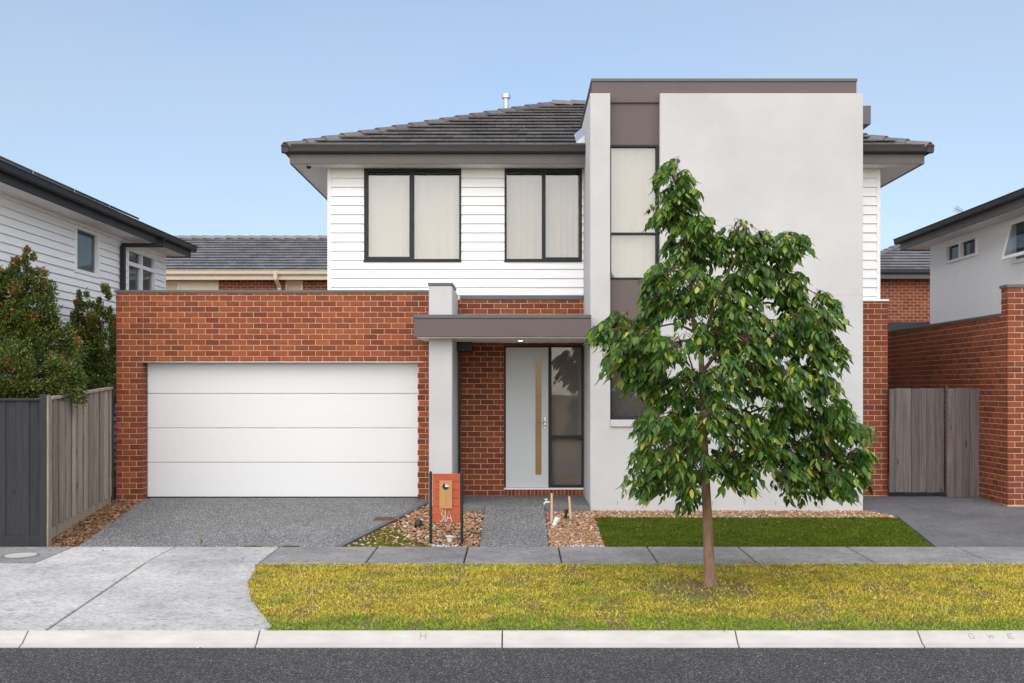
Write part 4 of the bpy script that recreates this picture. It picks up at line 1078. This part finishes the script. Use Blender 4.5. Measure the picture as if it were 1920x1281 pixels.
tag(pebbles('pebble_bed', 'pebble', 5200, rect(-2.5, -.54, -3.74, -.4), lambda P: left_bed(P) & (~mossy(P) | (npr.random(len(P)) < .22)), .014, .031, -.028),
    'orange brown river pebbles in the garden bed around the letterbox', 'pebbles', kind='stuff')
def right_bed(P):
    return ((P[:, 0] > .43) & (P[:, 0] < 1.20 + .02 * smooth_noise(P, 12, 3)) & (P[:, 1] < -1.14)) | ((P[:, 0] >= 1.19) & (P[:, 1] > -1.63 + .02 * smooth_noise(P, 10, 8)) & (P[:, 1] < -1.10) & (P[:, 0] < np.interp(P[:, 1], [-1.62, -1.5, -1.1], [6.02, 6.04, 5.7])))
tag(pebbles('pebble_bed', 'pebble', 33000, rect(.43, 6.05, -3.74, -1.10), right_bed, .013, .028, -.028),
    'orange brown river pebbles right of the front path and along the tower foot', 'pebbles', kind='stuff')
tag(blades('moss_grass', 'weed_grass', 26000, rect(-2.5, -.6, -3.74, -2.2), .012, .034, .008, 1.3, -.045, keep=lambda P: left_bed(P) & mossy(P)),
    'mossy green weeds in the bed beside the driveway edge', 'grass', kind='stuff')
def litter(P):
    fx_ = np.interp(P[:, 1], [YD(14.8), YD(18.5)], [-6.73, -7.02]); dx_ = np.interp(P[:, 1], [-3.755, .22], [-6.14, -6.51])
    return (P[:, 0] > fx_) & (P[:, 0] < dx_ + .04 * smooth_noise(P, 9, 2))
tag(pebbles('bark_mulch', 'leaf_litter', 7000, rect(-7.05, -6.05, -3.74, .0), litter, .014, .034, -.035, .25),
    'brown leaf litter and bark chips between the fence and driveway', 'mulch', kind='stuff')
tag(pebbles('stone_chips', 'galvanised', 500, rect(-1.4, 1.2, -3.75, -3.62), lambda P: ((P[:, 0] > -1.2) & (P[:, 0] < -.85)) | (P[:, 0] > .75), .012, .026, -.02),
    'grey crushed stone chips along the footpath edge', 'stone', kind='stuff')
def joint(P): return smooth_noise(P, 4.5, 21) > .12
tag(blades('joint_weeds', 'weed_grass', 2200, rect(-4.8, -3.05, -3.785, -3.735), .015, .045, .008, 1.4, -.01, keep=joint),
    'low weeds growing in the joint between driveway and footpath', 'weeds', kind='stuff')

# ------------------------------------------------------------------ plants
def leaf_tris(base, l, wv, L, W, fold=.25, curl=.3):
    """one leaflet: 8 verts, 8 triangles, folded on its midrib and curling down"""
    nrm = l.cross(wv)
    def p(t, s, h): return base + l * (L * t) + wv * (W * s) + nrm * (abs(s) * W * fold - curl * L * t * t * .5)
    return [base, p(.30, .46, 0), p(.28, 0, 0), p(.30, -.46, 0), p(.66, .36, 0), p(.64, 0, 0), p(.66, -.36, 0), p(1, 0, 0)]
LF = [(0, 2, 1), (0, 3, 2), (1, 2, 5), (1, 5, 4), (2, 3, 6), (2, 6, 5), (4, 5, 7), (5, 6, 7)]
def compound_leaf(base, d, L, r):
    """pinnate leaf: arching stalk with pairs of drooping leaflets"""
    d = d.normalized(); ls = r.choice((.62, .8, .9, 1.0, 1.08)); side = d.cross(Vector((0, 0, 1)))
    side = side.normalized() if side.length > .05 else Vector((1, 0, 0))
    droop = r.uniform(.35, .9) * L
    def at(t): return base + d * (L * t) - Vector((0, 0, droop * t * t))
    vs, fs = [], []
    def add(v, f): n = len(vs); vs.extend(v); fs.extend(tuple(n + i for i in q) for q in f)
    prev = None
    for k in range(5):
        p = at(k / 4); w_ = .0022 * (1.2 - k / 5)
        ring = [p + side * w_, p - side * w_, p + Vector((0, 0, w_ * 1.6))]
        n = len(vs); vs.extend(ring)
        if k: fs.extend([(n - 3, n - 2, n + 1, n), (n - 2, n - 1, n + 2, n + 1), (n - 1, n - 3, n, n + 2)])
    np_ = r.choice((3, 3, 4))
    for k in range(np_):
        t = .32 + .56 * k / (np_ - 1); p = at(t); tan = (at(t + .02) - at(t - .02)).normalized()
        for s in (1, -1):
            l = (tan * r.uniform(.45, .75) + side * s * r.uniform(.7, 1.0) + Vector((0, 0, -r.uniform(.25, .95)))).normalized()
            upv = (Vector((0, 0, 1)) + side * s * .5 + tan * r.uniform(-.3, .3))
            wv = upv.cross(l).normalized()
            add(leaf_tris(p, l, wv, ls * r.uniform(.100, .150), ls * r.uniform(.052, .070), .3, r.uniform(.1, .7)), LF)
    p = at(1); tan = (at(1) - at(.95)).normalized(); l = (tan + Vector((0, 0, -.4))).normalized()
    add(leaf_tris(p, l, side, ls * r.uniform(.11, .15), ls * .058, .3, .4), LF)
    return vs, fs

# street tree
DT_ = 12.34; TY = YD(DT_)
tree = thing('street_tree', (PX(1332, DT_), TY, zg(TY) - .03), 'young street tree with drooping glossy green leaves on the grass verge', 'tree')
def tp(px, py, dy=0.0):
    d = DT_ + dy; return Vector((PX(px, d), YD(d), PZ(py, d)))
axis_pts = [(1333, 1104, .105), (1332, 1094, .084), (1331, 1080, .070), (1329, 1040, .060), (1326, 960, .054), (1322, 890, .051), (1319, 800, .043), (1317, 720, .036), (1314, 660, .031)]
trunk = MB().tube([tp(x, y) for x, y, _ in axis_pts], [r_ for _, _, r_ in axis_pts], 14).build('trunk', 'bark', tree, smooth=True)
MB().tube([tp(1318, 900), tp(1312, 893, -.05), tp(1309, 889, -.08)], [.03, .026, .022], 8).build('knot', 'bark', trunk, smooth=True)
stems = [[(1314, 665, .030), (1300, 610, .022), (1296, 560, .018), (1290, 480, .013), (1276, 400, .009), (1264, 318, .004)],
         [(1314, 665, .026), (1330, 600, .020), (1352, 540, .015), (1385, 470, .010), (1398, 430, .004)],
         [(1316, 700, .024), (1360, 640, .018), (1420, 570, .013), (1468, 480, .008), (1490, 445, .004)]]
for i, st in enumerate(stems):
    MB().tube([tp(x, y, (-.02, -.25, .25)[i] * k / 4) for k, (x, y, _) in enumerate(st)], [r_ for *_, r_ in st], 8).build('limb', 'bark', tree, smooth=True)
CL = [(1266, 322, 34), (1262, 375, 46), (1283, 352, 26), (1300, 415, 34), (1255, 400, 26), (1290, 455, 46), (1246, 505, 32), (1300, 520, 52), (1340, 452, 40), (1385, 440, 38),
      (1428, 455, 42), (1478, 448, 30), (1492, 440, 16), (1400, 505, 52), (1458, 515, 44), (1482, 545, 30), (1350, 540, 50), (1395, 580, 48), (1228, 520, 22), (1265, 560, 46), (1225, 560, 26),
      (1160, 600, 36), (1135, 625, 26), (1200, 625, 36), (1170, 655, 34), (1235, 650, 42), (1205, 690, 38), (1265, 640, 40),
      (1345, 625, 48), (1405, 640, 50), (1455, 620, 46), (1505, 600, 40), (1540, 560, 26), (1545, 605, 36), (1520, 650, 42), (1555, 660, 24), (1555, 635, 22),
      (1245, 725, 46), (1300, 715, 48), (1360, 700, 52), (1420, 700, 52), (1480, 700, 46), (1530, 715, 40), (1565, 765, 34),
      (1228, 780, 36), (1275, 790, 48), (1335, 770, 50), (1390, 790, 46), (1470, 770, 50), (1530, 790, 46), (1590, 800, 32), (1612, 808, 20),
      (1215, 850, 36), (1255, 845, 44), (1310, 845, 46), (1370, 850, 42), (1430, 835, 46), (1490, 845, 46), (1550, 855, 42), (1600, 855, 30),
      (1200, 900, 24), (1240, 895, 34), (1290, 890, 30), (1300, 925, 18), (1385, 885, 30), (1475, 890, 34), (1520, 895, 34), (1570, 895, 30), (1605, 880, 24), (1500, 905, 18)]
lr = random.Random(7); leaves = []; tw_mb = MB()
AX = [(y, x) for x, y, _ in axis_pts] + [(600, 1300), (540, 1296), (450, 1286), (380, 1272), (318, 1264)]
def axis_at(py):
    for (ya, xa), (yb_, xb) in zip(AX, AX[1:]):
        if yb_ <= py <= ya: return xa + (xb - xa) * (py - ya) / (yb_ - ya)
    return 1264 if py < 318 else 1330
NODES = [(tp(axis_at(y), y), 0.0) for y in range(905, 320, -35)] + [(tp(x, y, (-.02, -.25, .25)[i] * k / 4), .05 * k) for i, st in enumerate(stems) for k, (x, y, _) in enumerate(st)]
CL.sort(key=lambda t: abs(t[0] - axis_at(t[1])))
for ci, (cx, cy, cr_) in enumerate(CL):
    off = abs(cx - axis_at(cy)) / 162.0
    width = max(.12, min(1.15, (cy - 290) / 330.0 * 1.0))
    ylim = math.sqrt(max(.04, width ** 2 - min(off, width) ** 2 * .8))
    for layer in range(2 if cr_ > 24 else 1):
        dy = lr.uniform(-.95, -.15) * ylim if layer == 0 else lr.uniform(.1, .95) * ylim
        c = tp(cx + lr.uniform(-6, 6), cy + lr.uniform(-6, 6), dy)
        # limb from the axis to the clump
        best = min(NODES, key=lambda q: (q[0] - c).length + .55 * q[1] + (.5 * max(0, q[0].z - c.z)))
        a0 = best[0]; gap = (a0 - c).length
        mid = a0.lerp(c, .5) + Vector((lr.uniform(-.06, .06), lr.uniform(-.06, .06), .05 + .05 * gap))
        th = max(.006, .016 - .012 * best[1])
        tw_mb.tube([a0, a0.lerp(mid, .55) + Vector((0, 0, .02)), mid, c], [th, th * .9, th * .75, th * .5], 5)
        NODES.append((c, best[1] + gap))
        rad = cr_ / 162.0; n = int(6 + (cr_ / 10.5) ** 2 * .86)
        for _ in range(n):
            while True:
                q = Vector((lr.uniform(-1, 1), lr.uniform(-1, 1), lr.uniform(-1, 1)))
                if q.length < 1: break
            q = Vector((q.x, q.y * 1.2, q.z)) * rad * .82
            b = c + q
            outd = Vector((q.x + (c.x - a0.x) * .35, q.y + (c.y - a0.y) * .35, 0)); outd = outd if outd.length > .02 else Vector((lr.uniform(-1, 1), lr.uniform(-1, 1), 0))
            d = outd.normalized() + Vector((lr.uniform(-.6, .6), lr.uniform(-.6, .6), lr.uniform(-.15, .55)))
            L = lr.uniform(.15, .26)
            bb = b - d.normalized() * L * .45
            tw_mb.tube([c, c.lerp(bb, .6) + Vector((0, 0, .015)), bb], [.004, .003, .002], 3, False)
            leaves.append((bb, d, L))
limbs = tw_mb.build('branches', 'twig', tree); limbs['kind'] = 'stuff'
order = sorted(range(len(leaves)), key=lambda i: leaves[i][0].y)
big = MB()
for rank, i in enumerate(order):
    vs, fs = compound_leaf(*leaves[i], lr)
    if rank < 300:
        m = MB(); m.add(vs, fs); m.build('leaf', 'tree_leaf', tree, loc=leaves[i][0])
    else: big.add(vs, fs)
big.build('crown', 'tree_leaf', tree)['kind'] = 'stuff'
print('tree leaves', len(leaves))

def shrub(name, label, blobs, n_per, base, xlim, lmat_tip=.08):
    t = thing(name, base, label, 'shrub', None)
    V, F, V2, F2 = [], [], [], []
    r = random.Random(len(label))
    for (px, py, d, rx, ry) in blobs:
        c = Vector((PX(px, d), YD(d), PZ(py, d))); ax, az = rx * d / FPX, ry * d / FPX; ayy = max(ax * .9, .18)
        n = int(n_per * (ax * az * 4 + .04))
        clumps = []
        for _ in range(max(8, int(70 * ax * az * 4))):
            v = Vector((r.gauss(0, 1), r.gauss(0, 1), r.gauss(0, 1))).normalized() * r.uniform(.72, 1.06); clumps.append((v, r.random()))
        for _ in range(n):
            v, cl = r.choice(clumps)
            q = v + Vector((r.gauss(0, .10), r.gauss(0, .10), r.gauss(0, .10)))
            p = c + Vector((q.x * ax, q.y * ayy, q.z * az))
            p.x = min(max(p.x, xlim[0] + r.uniform(0, .1)), xlim[1] - r.uniform(0, .08))
            l = (Vector((q.x, q.y, q.z * .6 + .35)) + Vector((r.uniform(-.9, .9), r.uniform(-.9, .9), r.uniform(-.9, .9)))).normalized()
            wv = l.cross(Vector((r.uniform(-1, 1), r.uniform(-1, 1), r.uniform(-1, 1)))).normalized(); nn = l.cross(wv)
            L, W = r.uniform(.035, .065), r.uniform(.008, .013)
            tipc = cl > .90 and q.length > .95 and q.z > -.6
            VV, FF = (V2, F2) if tipc else (V, F)
            k = len(VV); VV += [p, p + l * L * .5 + wv * W + nn * .004, p + l * L - nn * .006, p + l * L * .5 - wv * W + nn * .004]; FF += [(k, k + 1, k + 2), (k, k + 2, k + 3)]
    np_mesh('foliage', [tuple(v) for v in V], F, 'shrub_leaf', t)['kind'] = 'stuff'
    if V2: np_mesh('new_growth', [tuple(v) for v in V2], F2, 'shrub_tip', t)['kind'] = 'stuff'
    top = blobs[0]; c0 = Vector((PX(top[0], top[2]), YD(top[2]), PZ(top[1], top[2])))
    MB().tube([base, Vector(base).lerp(c0, .5) + Vector((.04, 0, 0)), c0], [.05, .03, .008], 7).build('stem', 'twig', t)
    return t
DS = 16.4
shrub('lilly_pilly', 'tall dark green shrub with orange tips at the left edge behind the charcoal fence',
      [(46, 500, DS, 20, 30), (45, 530, DS, 38, 40), (44, 575, DS, 60, 55), (5, 560, DS, 40, 60), (62, 620, DS, 52, 40), (20, 640, DS, 62, 60), (85, 660, DS, 58, 58), (40, 700, DS - .5, 75, 60), (100, 720, DS - .3, 58, 48), (20, 745, DS - .6, 60, 40), (-30, 600, DS, 60, 90)],
      10500, (PX(46, DS), YD(DS), 0), (-8.14, -6.55))
DS2 = 18.6
shrub('lilly_pilly', 'second dark green shrub with orange tips beside the brick garage corner',
      [(194, 565, DS2, 13, 28), (152, 568, DS2, 12, 26), (172, 605, DS2, 36, 36), (188, 650, DS2, 40, 60), (155, 660, DS2, 42, 56), (170, 710, DS2, 52, 50), (190, 730, DS2, 40, 45)],
      10500, (PX(165, DS2), YD(DS2), 0), (-8.14, -7.06))
wd_ = thing('weed', (PX(377, 14.8), -3.76, -.27), 'single thin seedling standing in the driveway joint', 'weed')
wx = PX(377, 14.8)
MB().tube([(wx, -3.765, -.27), (wx + .005, -3.765, -.18), (wx - .004, -3.765, -.09)], [.004, .003, .002], 5).build('stem', 'twig', wd_)
wr = random.Random(3)
for k in range(9):
    b = Vector((wx, -3.765, -.25 + .018 * k)); l = Vector((wr.uniform(-1, 1), wr.uniform(-1, 1), .5)).normalized()
    m = MB(); m.add(leaf_tris(b, l, l.cross(Vector((0, 0, 1))).normalized(), .05, .022), LF); m.build('leaf', 'weed_grass', wd_)

# ------------------------------------------------------------------ small things in the front garden
DM = 15.05; ym_ = YD(DM); zm = zg(ym_) - .05
lb = thing('letterbox', (PX(836, DM), ym_, zm), 'orange slatted letterbox on two black posts with number 31A', 'letterbox')
def mx(px): return PX(px, DM)
def mz(py): return PZ(py, DM)
for px in (807.5, 866):
    MB().lathe((mx(px), ym_, zm - .05), [(.021, 0), (.021, mz(884) - zm + .03), (.018, mz(884) - zm + .044), (.009, mz(884) - zm + .052)], 14).build('post', 'black_paint', lb)
sl_edges = [888, 903.5, 918.8, 934.2, 949.5, 965, 980.5]
for a, b in zip(sl_edges, sl_edges[1:]):
    box('slat', 'mail_orange', lb, mx(811), mx(863), ym_ - .012, ym_ + .010, mz(b) + .002, mz(a) - .002, .003)
box('mail_box', 'mail_orange', lb, mx(815), mx(859), ym_ + .011, ym_ + .26, mz(955), mz(893))
pl = MB(); cxp, czp, rp = mx(836.2), mz(912.2), .047; x0, x1, z0, z1 = mx(824.3), mx(848), mz(953), mz(901)
NS = 32; ringv = []; outv = []
for k in range(NS):
    a = 2 * math.pi * k / NS; c, s2 = math.cos(a), math.sin(a); ringv.append((cxp + rp * c, czp + rp * s2))
    tt = min([(x1 - cxp) / c if c > 1e-6 else 9, (x0 - cxp) / c if c < -1e-6 else 9, (z1 - czp) / s2 if s2 > 1e-6 else 9, (z0 - czp) / s2 if s2 < -1e-6 else 9])
    outv.append((cxp + tt * c, czp + tt * s2))
# snap the nearest outer points onto the corners
for qx, qz in ((x0, z0), (x1, z0), (x1, z1), (x0, z1)):
    i = min(range(NS), key=lambda k: (outv[k][0] - qx) ** 2 + (outv[k][1] - qz) ** 2); outv[i] = (qx, qz)
yfp, ybp = ym_ - .040, ym_ - .013
vs = [(x, yfp, z) for x, z in ringv] + [(x, yfp, z) for x, z in outv] + [(x, ybp, z) for x, z in ringv] + [(x, ybp, z) for x, z in outv]
fs = []
for k in range(NS):
    n = (k + 1) % NS
    fs += [(k, n, NS + n, NS + k), (k, 2 * NS + k, 2 * NS + n, n), (NS + k, NS + n, 3 * NS + n, 3 * NS + k), (2 * NS + k, 3 * NS + k, 3 * NS + n, 2 * NS + n)]
pl.add(vs, fs); plate = pl.build('front_plate', 'mail_wood', lb)
MB().lathe((cxp, ym_ - .013, czp), [(rp, 0), (rp, .004)], 24, (0, -1, 0)).build('hole_dark', 'black_paint', plate)  # black disc over the slats, painted as the shaded inside of the hole
bright_part = MB(); hv = [(cxp - rp * .25, czp - .006)] + [(cxp + rp * .96 * math.cos(a), czp + rp * .96 * math.sin(a)) for a in np.linspace(-.13, 1.82, 12)]
bright_part.add([(x, ym_ - .0195, z) for x, z in hv] + [(x, ym_ - .0175, z) for x, z in hv], [tuple(range(len(hv) - 1, -1, -1)), tuple(range(len(hv), 2 * len(hv)))]); bright_part.build('hole_bright', 'white_plastic', plate)  # white segment stands in for the bright view through the hole
box('slot_line', 'bark', plate, cxp - .002, cxp + .002, yfp - .001, yfp + .002, mz(947), mz(920), 0)
# number
def strokes(name, lines):
    m = MB()
    for ln_ in lines: m.tube([Vector((mx(a), ym_ - .018, mz(b))) for a, b in ln_], .0062, 6)
    m.build(name, 'numeral', lb)
strokes('digit', [[(824.6, 956), (831, 956), (827.6, 964.5), (830.4, 966), (831.6, 970), (830.6, 975), (828, 977.5), (824.6, 976.5)]])
strokes('digit', [[(834.8, 956), (834.8, 978)]])
strokes('letter', [[(837.5, 978), (842.2, 956), (847.5, 978)], [(838.8, 971.5), (845.8, 971.5)]])

def ground_at(px, py):
    """point on the front garden seen at that place"""
    y = -2.0
    for _ in range(30):
        d = (CAM_Z - zg(y)) * FPX / (py - VY); y = .5 * y + .5 * YD(d)
    return Vector((PX(px, y + CAM_D), y, zg(y)))
g = ground_at(785, 985)
bl_ = thing('garden_light', g - Vector((0, 0, .04)), 'black dome garden light on the pebbles left of the letterbox', 'garden light')
MB().lathe(g - Vector((0, 0, .05)), [(.062, 0), (.064, .06), (.058, .10), (.044, .128), (.022, .142), (.004, .145)], 20).build('dome', 'black_paint', bl_, smooth=True)
MB().lathe(g - Vector((0, 0, .045)), [(.068, 0), (.068, .02)], 20).build('base_ring', 'black_paint', bl_)
g = ground_at(843, 1014)
sp = thing('spotlight', g - Vector((0, 0, .03)), 'white round cup spotlight lying in the pebbles under the letterbox', 'spotlight')
MB().lathe(g - Vector((0, 0, .03)), [(.030, 0), (.036, .035), (.046, .075), (.048, .085)], 18, (.08, 0, 1)).build('cup', 'white_plastic', sp, smooth=True)
MB().lathe(g + Vector((.004, 0, .055)), [(.064, 0), (.066, .010), (.050, .014), (.045, .006)], 20, (.08, 0, 1)).build('rim', 'white_plastic', sp)
g = ground_at(1034, 978); top = PZ(925, g.y + CAM_D) - g.z
stk = thing('timber_stake', g, 'taller pale timber stake beside the purple tap pipe', 'stake')
MB().hexa([g + Vector(v) for v in ((-.017, -.017, -.1), (.017, -.017, -.1), (.017, .017, -.1), (-.017, .017, -.1))], [g + Vector(v) for v in ((-.012, -.017, top), (.020, -.017, top), (.020, .017, top), (-.012, .017, top))]).build('stake', 'stake_wood', stk, .002)
g2 = ground_at(1071, 976); top2 = PZ(931, g2.y + CAM_D) - g2.z
stk2 = thing('timber_stake', g2, 'shorter leaning pale timber stake near the black riser', 'stake')
MB().hexa([g2 + Vector(v) for v in ((-.017, -.017, -.1), (.017, -.017, -.1), (.017, .017, -.1), (-.017, .017, -.1))], [g2 + Vector(v) for v in ((-.048, -.017, top2), (-.016, -.017, top2), (-.016, .017, top2), (-.048, .017, top2))]).build('stake', 'stake_wood', stk2, .002)
MB().lathe(g2 + Vector((0, -.02, -.02)), [(.04, 0), (.045, .03), (.03, .055)], 9).build('footing', 'slab_edge', stk2)
g3 = ground_at(1030, 976); ttop = PZ(942, g3.y + CAM_D)
tap = thing('garden_tap', g3, 'white garden tap on a purple pipe at the path edge', 'tap')
MB().tube([g3 - Vector((0, 0, .05)), Vector((g3.x, g3.y, ttop))], .014, 10).build('pipe', 'purple_plastic', tap)
MB().tube([Vector((g3.x + .01, g3.y, ttop)), Vector((g3.x - .05, g3.y, ttop + .004)), Vector((g3.x - .078, g3.y, ttop - .012)), Vector((g3.x - .084, g3.y, ttop - .04))], [.014, .014, .013, .011], 10).build('spout', 'white_plastic', tap, smooth=True)
MB().tube([Vector((g3.x - .05, g3.y, ttop)), Vector((g3.x - .05, g3.y, ttop + .045))], .008, 8).build('stem', 'white_plastic', tap)
MB().tube([Vector((g3.x - .075, g3.y, ttop + .046)), Vector((g3.x - .025, g3.y, ttop + .05))], .008, 8).build('handle', 'white_plastic', tap)
g4 = ground_at(1040, 984)
cp = thing('pipe_stub', g4, 'white plastic pipe stub leaning in the pebbles by the stake', 'pipe')
axp = Vector((.42, -.05, 1)).normalized()
MB().lathe(g4 - axp * .05, [(.036, 0), (.036, .11)], 18, axp).build('pipe', 'white_plastic', cp)
MB().lathe(g4 + axp * .055, [(.043, 0), (.043, .062), (.036, .066)], 18, axp).build('cap', 'white_plastic', cp)
g5 = ground_at(1060, 970)
rs_ = thing('irrigation_riser', g5, 'short black irrigation riser between the two timber stakes', 'irrigation riser')
MB().lathe(g5 - Vector((0, 0, .04)), [(.024, 0), (.024, .11), (.032, .112), (.032, .16), (.026, .17)], 12, (.12, 0, 1)).build('riser', 'black_paint', rs_)
MB().lathe(g5 - Vector((0, 0, .03)), [(.055, 0), (.055, .03), (.03, .04)], 12).build('collar', 'black_paint', rs_)
# rusty drain grate let into the driveway
g6 = ground_at(724, 973)
gr = thing('drain_grate', g6, 'rusty metal drain grate set in the driveway edge', 'grate')
def slope_box(nm, mat, xa, xb, ya, yb_, lo, hi, par):
    return MB().hexa([(xa, ya, zg(ya) + lo), (xb, ya, zg(ya) + lo), (xb, yb_, zg(yb_) + lo), (xa, yb_, zg(yb_) + lo)], [(xa, ya, zg(ya) + hi), (xb, ya, zg(ya) + hi), (xb, yb_, zg(yb_) + hi), (xa, yb_, zg(yb_) + hi)]).build(nm, mat, par)
gx, gyy = g6.x, g6.y
slope_box('frame', 'rust', gx - .19, gx + .15, gyy - .13, gyy + .13, -.02, .004, gr)
for k in range(9): slope_box('bar', 'rust', gx - .175 + k * .035, gx - .157 + k * .035, gyy - .115, gyy + .115, .0045, .012, gr)
# round cover in the footpath
gm = Vector((PX(36, 14.1), YD(14.15), zg(YD(14.15))))
mh = thing('manhole_cover', gm, 'round pale service cover in the footpath at the left', 'cover')
MB().lathe(gm - Vector((0, 0, .012)), [(.235, 0), (.235, .0165), (.205, .0165)], 40).build('rim', 'slab_edge', mh)
MB().lathe(gm - Vector((0, 0, .01)), [(.200, 0), (.200, .0185), (.19, .020)], 40).build('lid', 'concrete_kerb', mh)
# striped offcut on the road
st0 = Vector((PX(374, 10.05), YD(9.98), -.495)); st1 = Vector((PX(406, 10.05), YD(10.09), -.495))
tpe = thing('tape_strip', st0, 'short red and white striped strip lying on the road', 'strip')
for k in range(10):
    a, b = st0.lerp(st1, k / 10), st0.lerp(st1, (k + 1) / 10); w_ = Vector((0, .006, 0))
    m = MB(); m.hexa([a - w_, b - w_, b + w_, a + w_], [v + Vector((0, 0, .003)) for v in (a - w_, b - w_, b + w_, a + w_)]); m.build('stripe', 'rust' if k % 2 else 'white_plastic', tpe)

# fallen leaves blown over lawn, verge and paths
def spots(n): return np.concatenate([rect(1.3, 5.7, -3.6, -1.7)(n), rect(-2.2, 6.5, -8.2, -5.1)(n), rect(-6, 6, -4.9, -3.8)(n // 5), rect(-6, -2.6, -3.6, -.3)(n // 6)])
tag(pebbles('fallen_leaves', 'leaf_litter', 55, spots, lambda P: P[:, 0] > -99, .012, .024, .012, .12), 'scattered small tan fallen leaves on the grass and paths', 'leaves', kind='stuff')
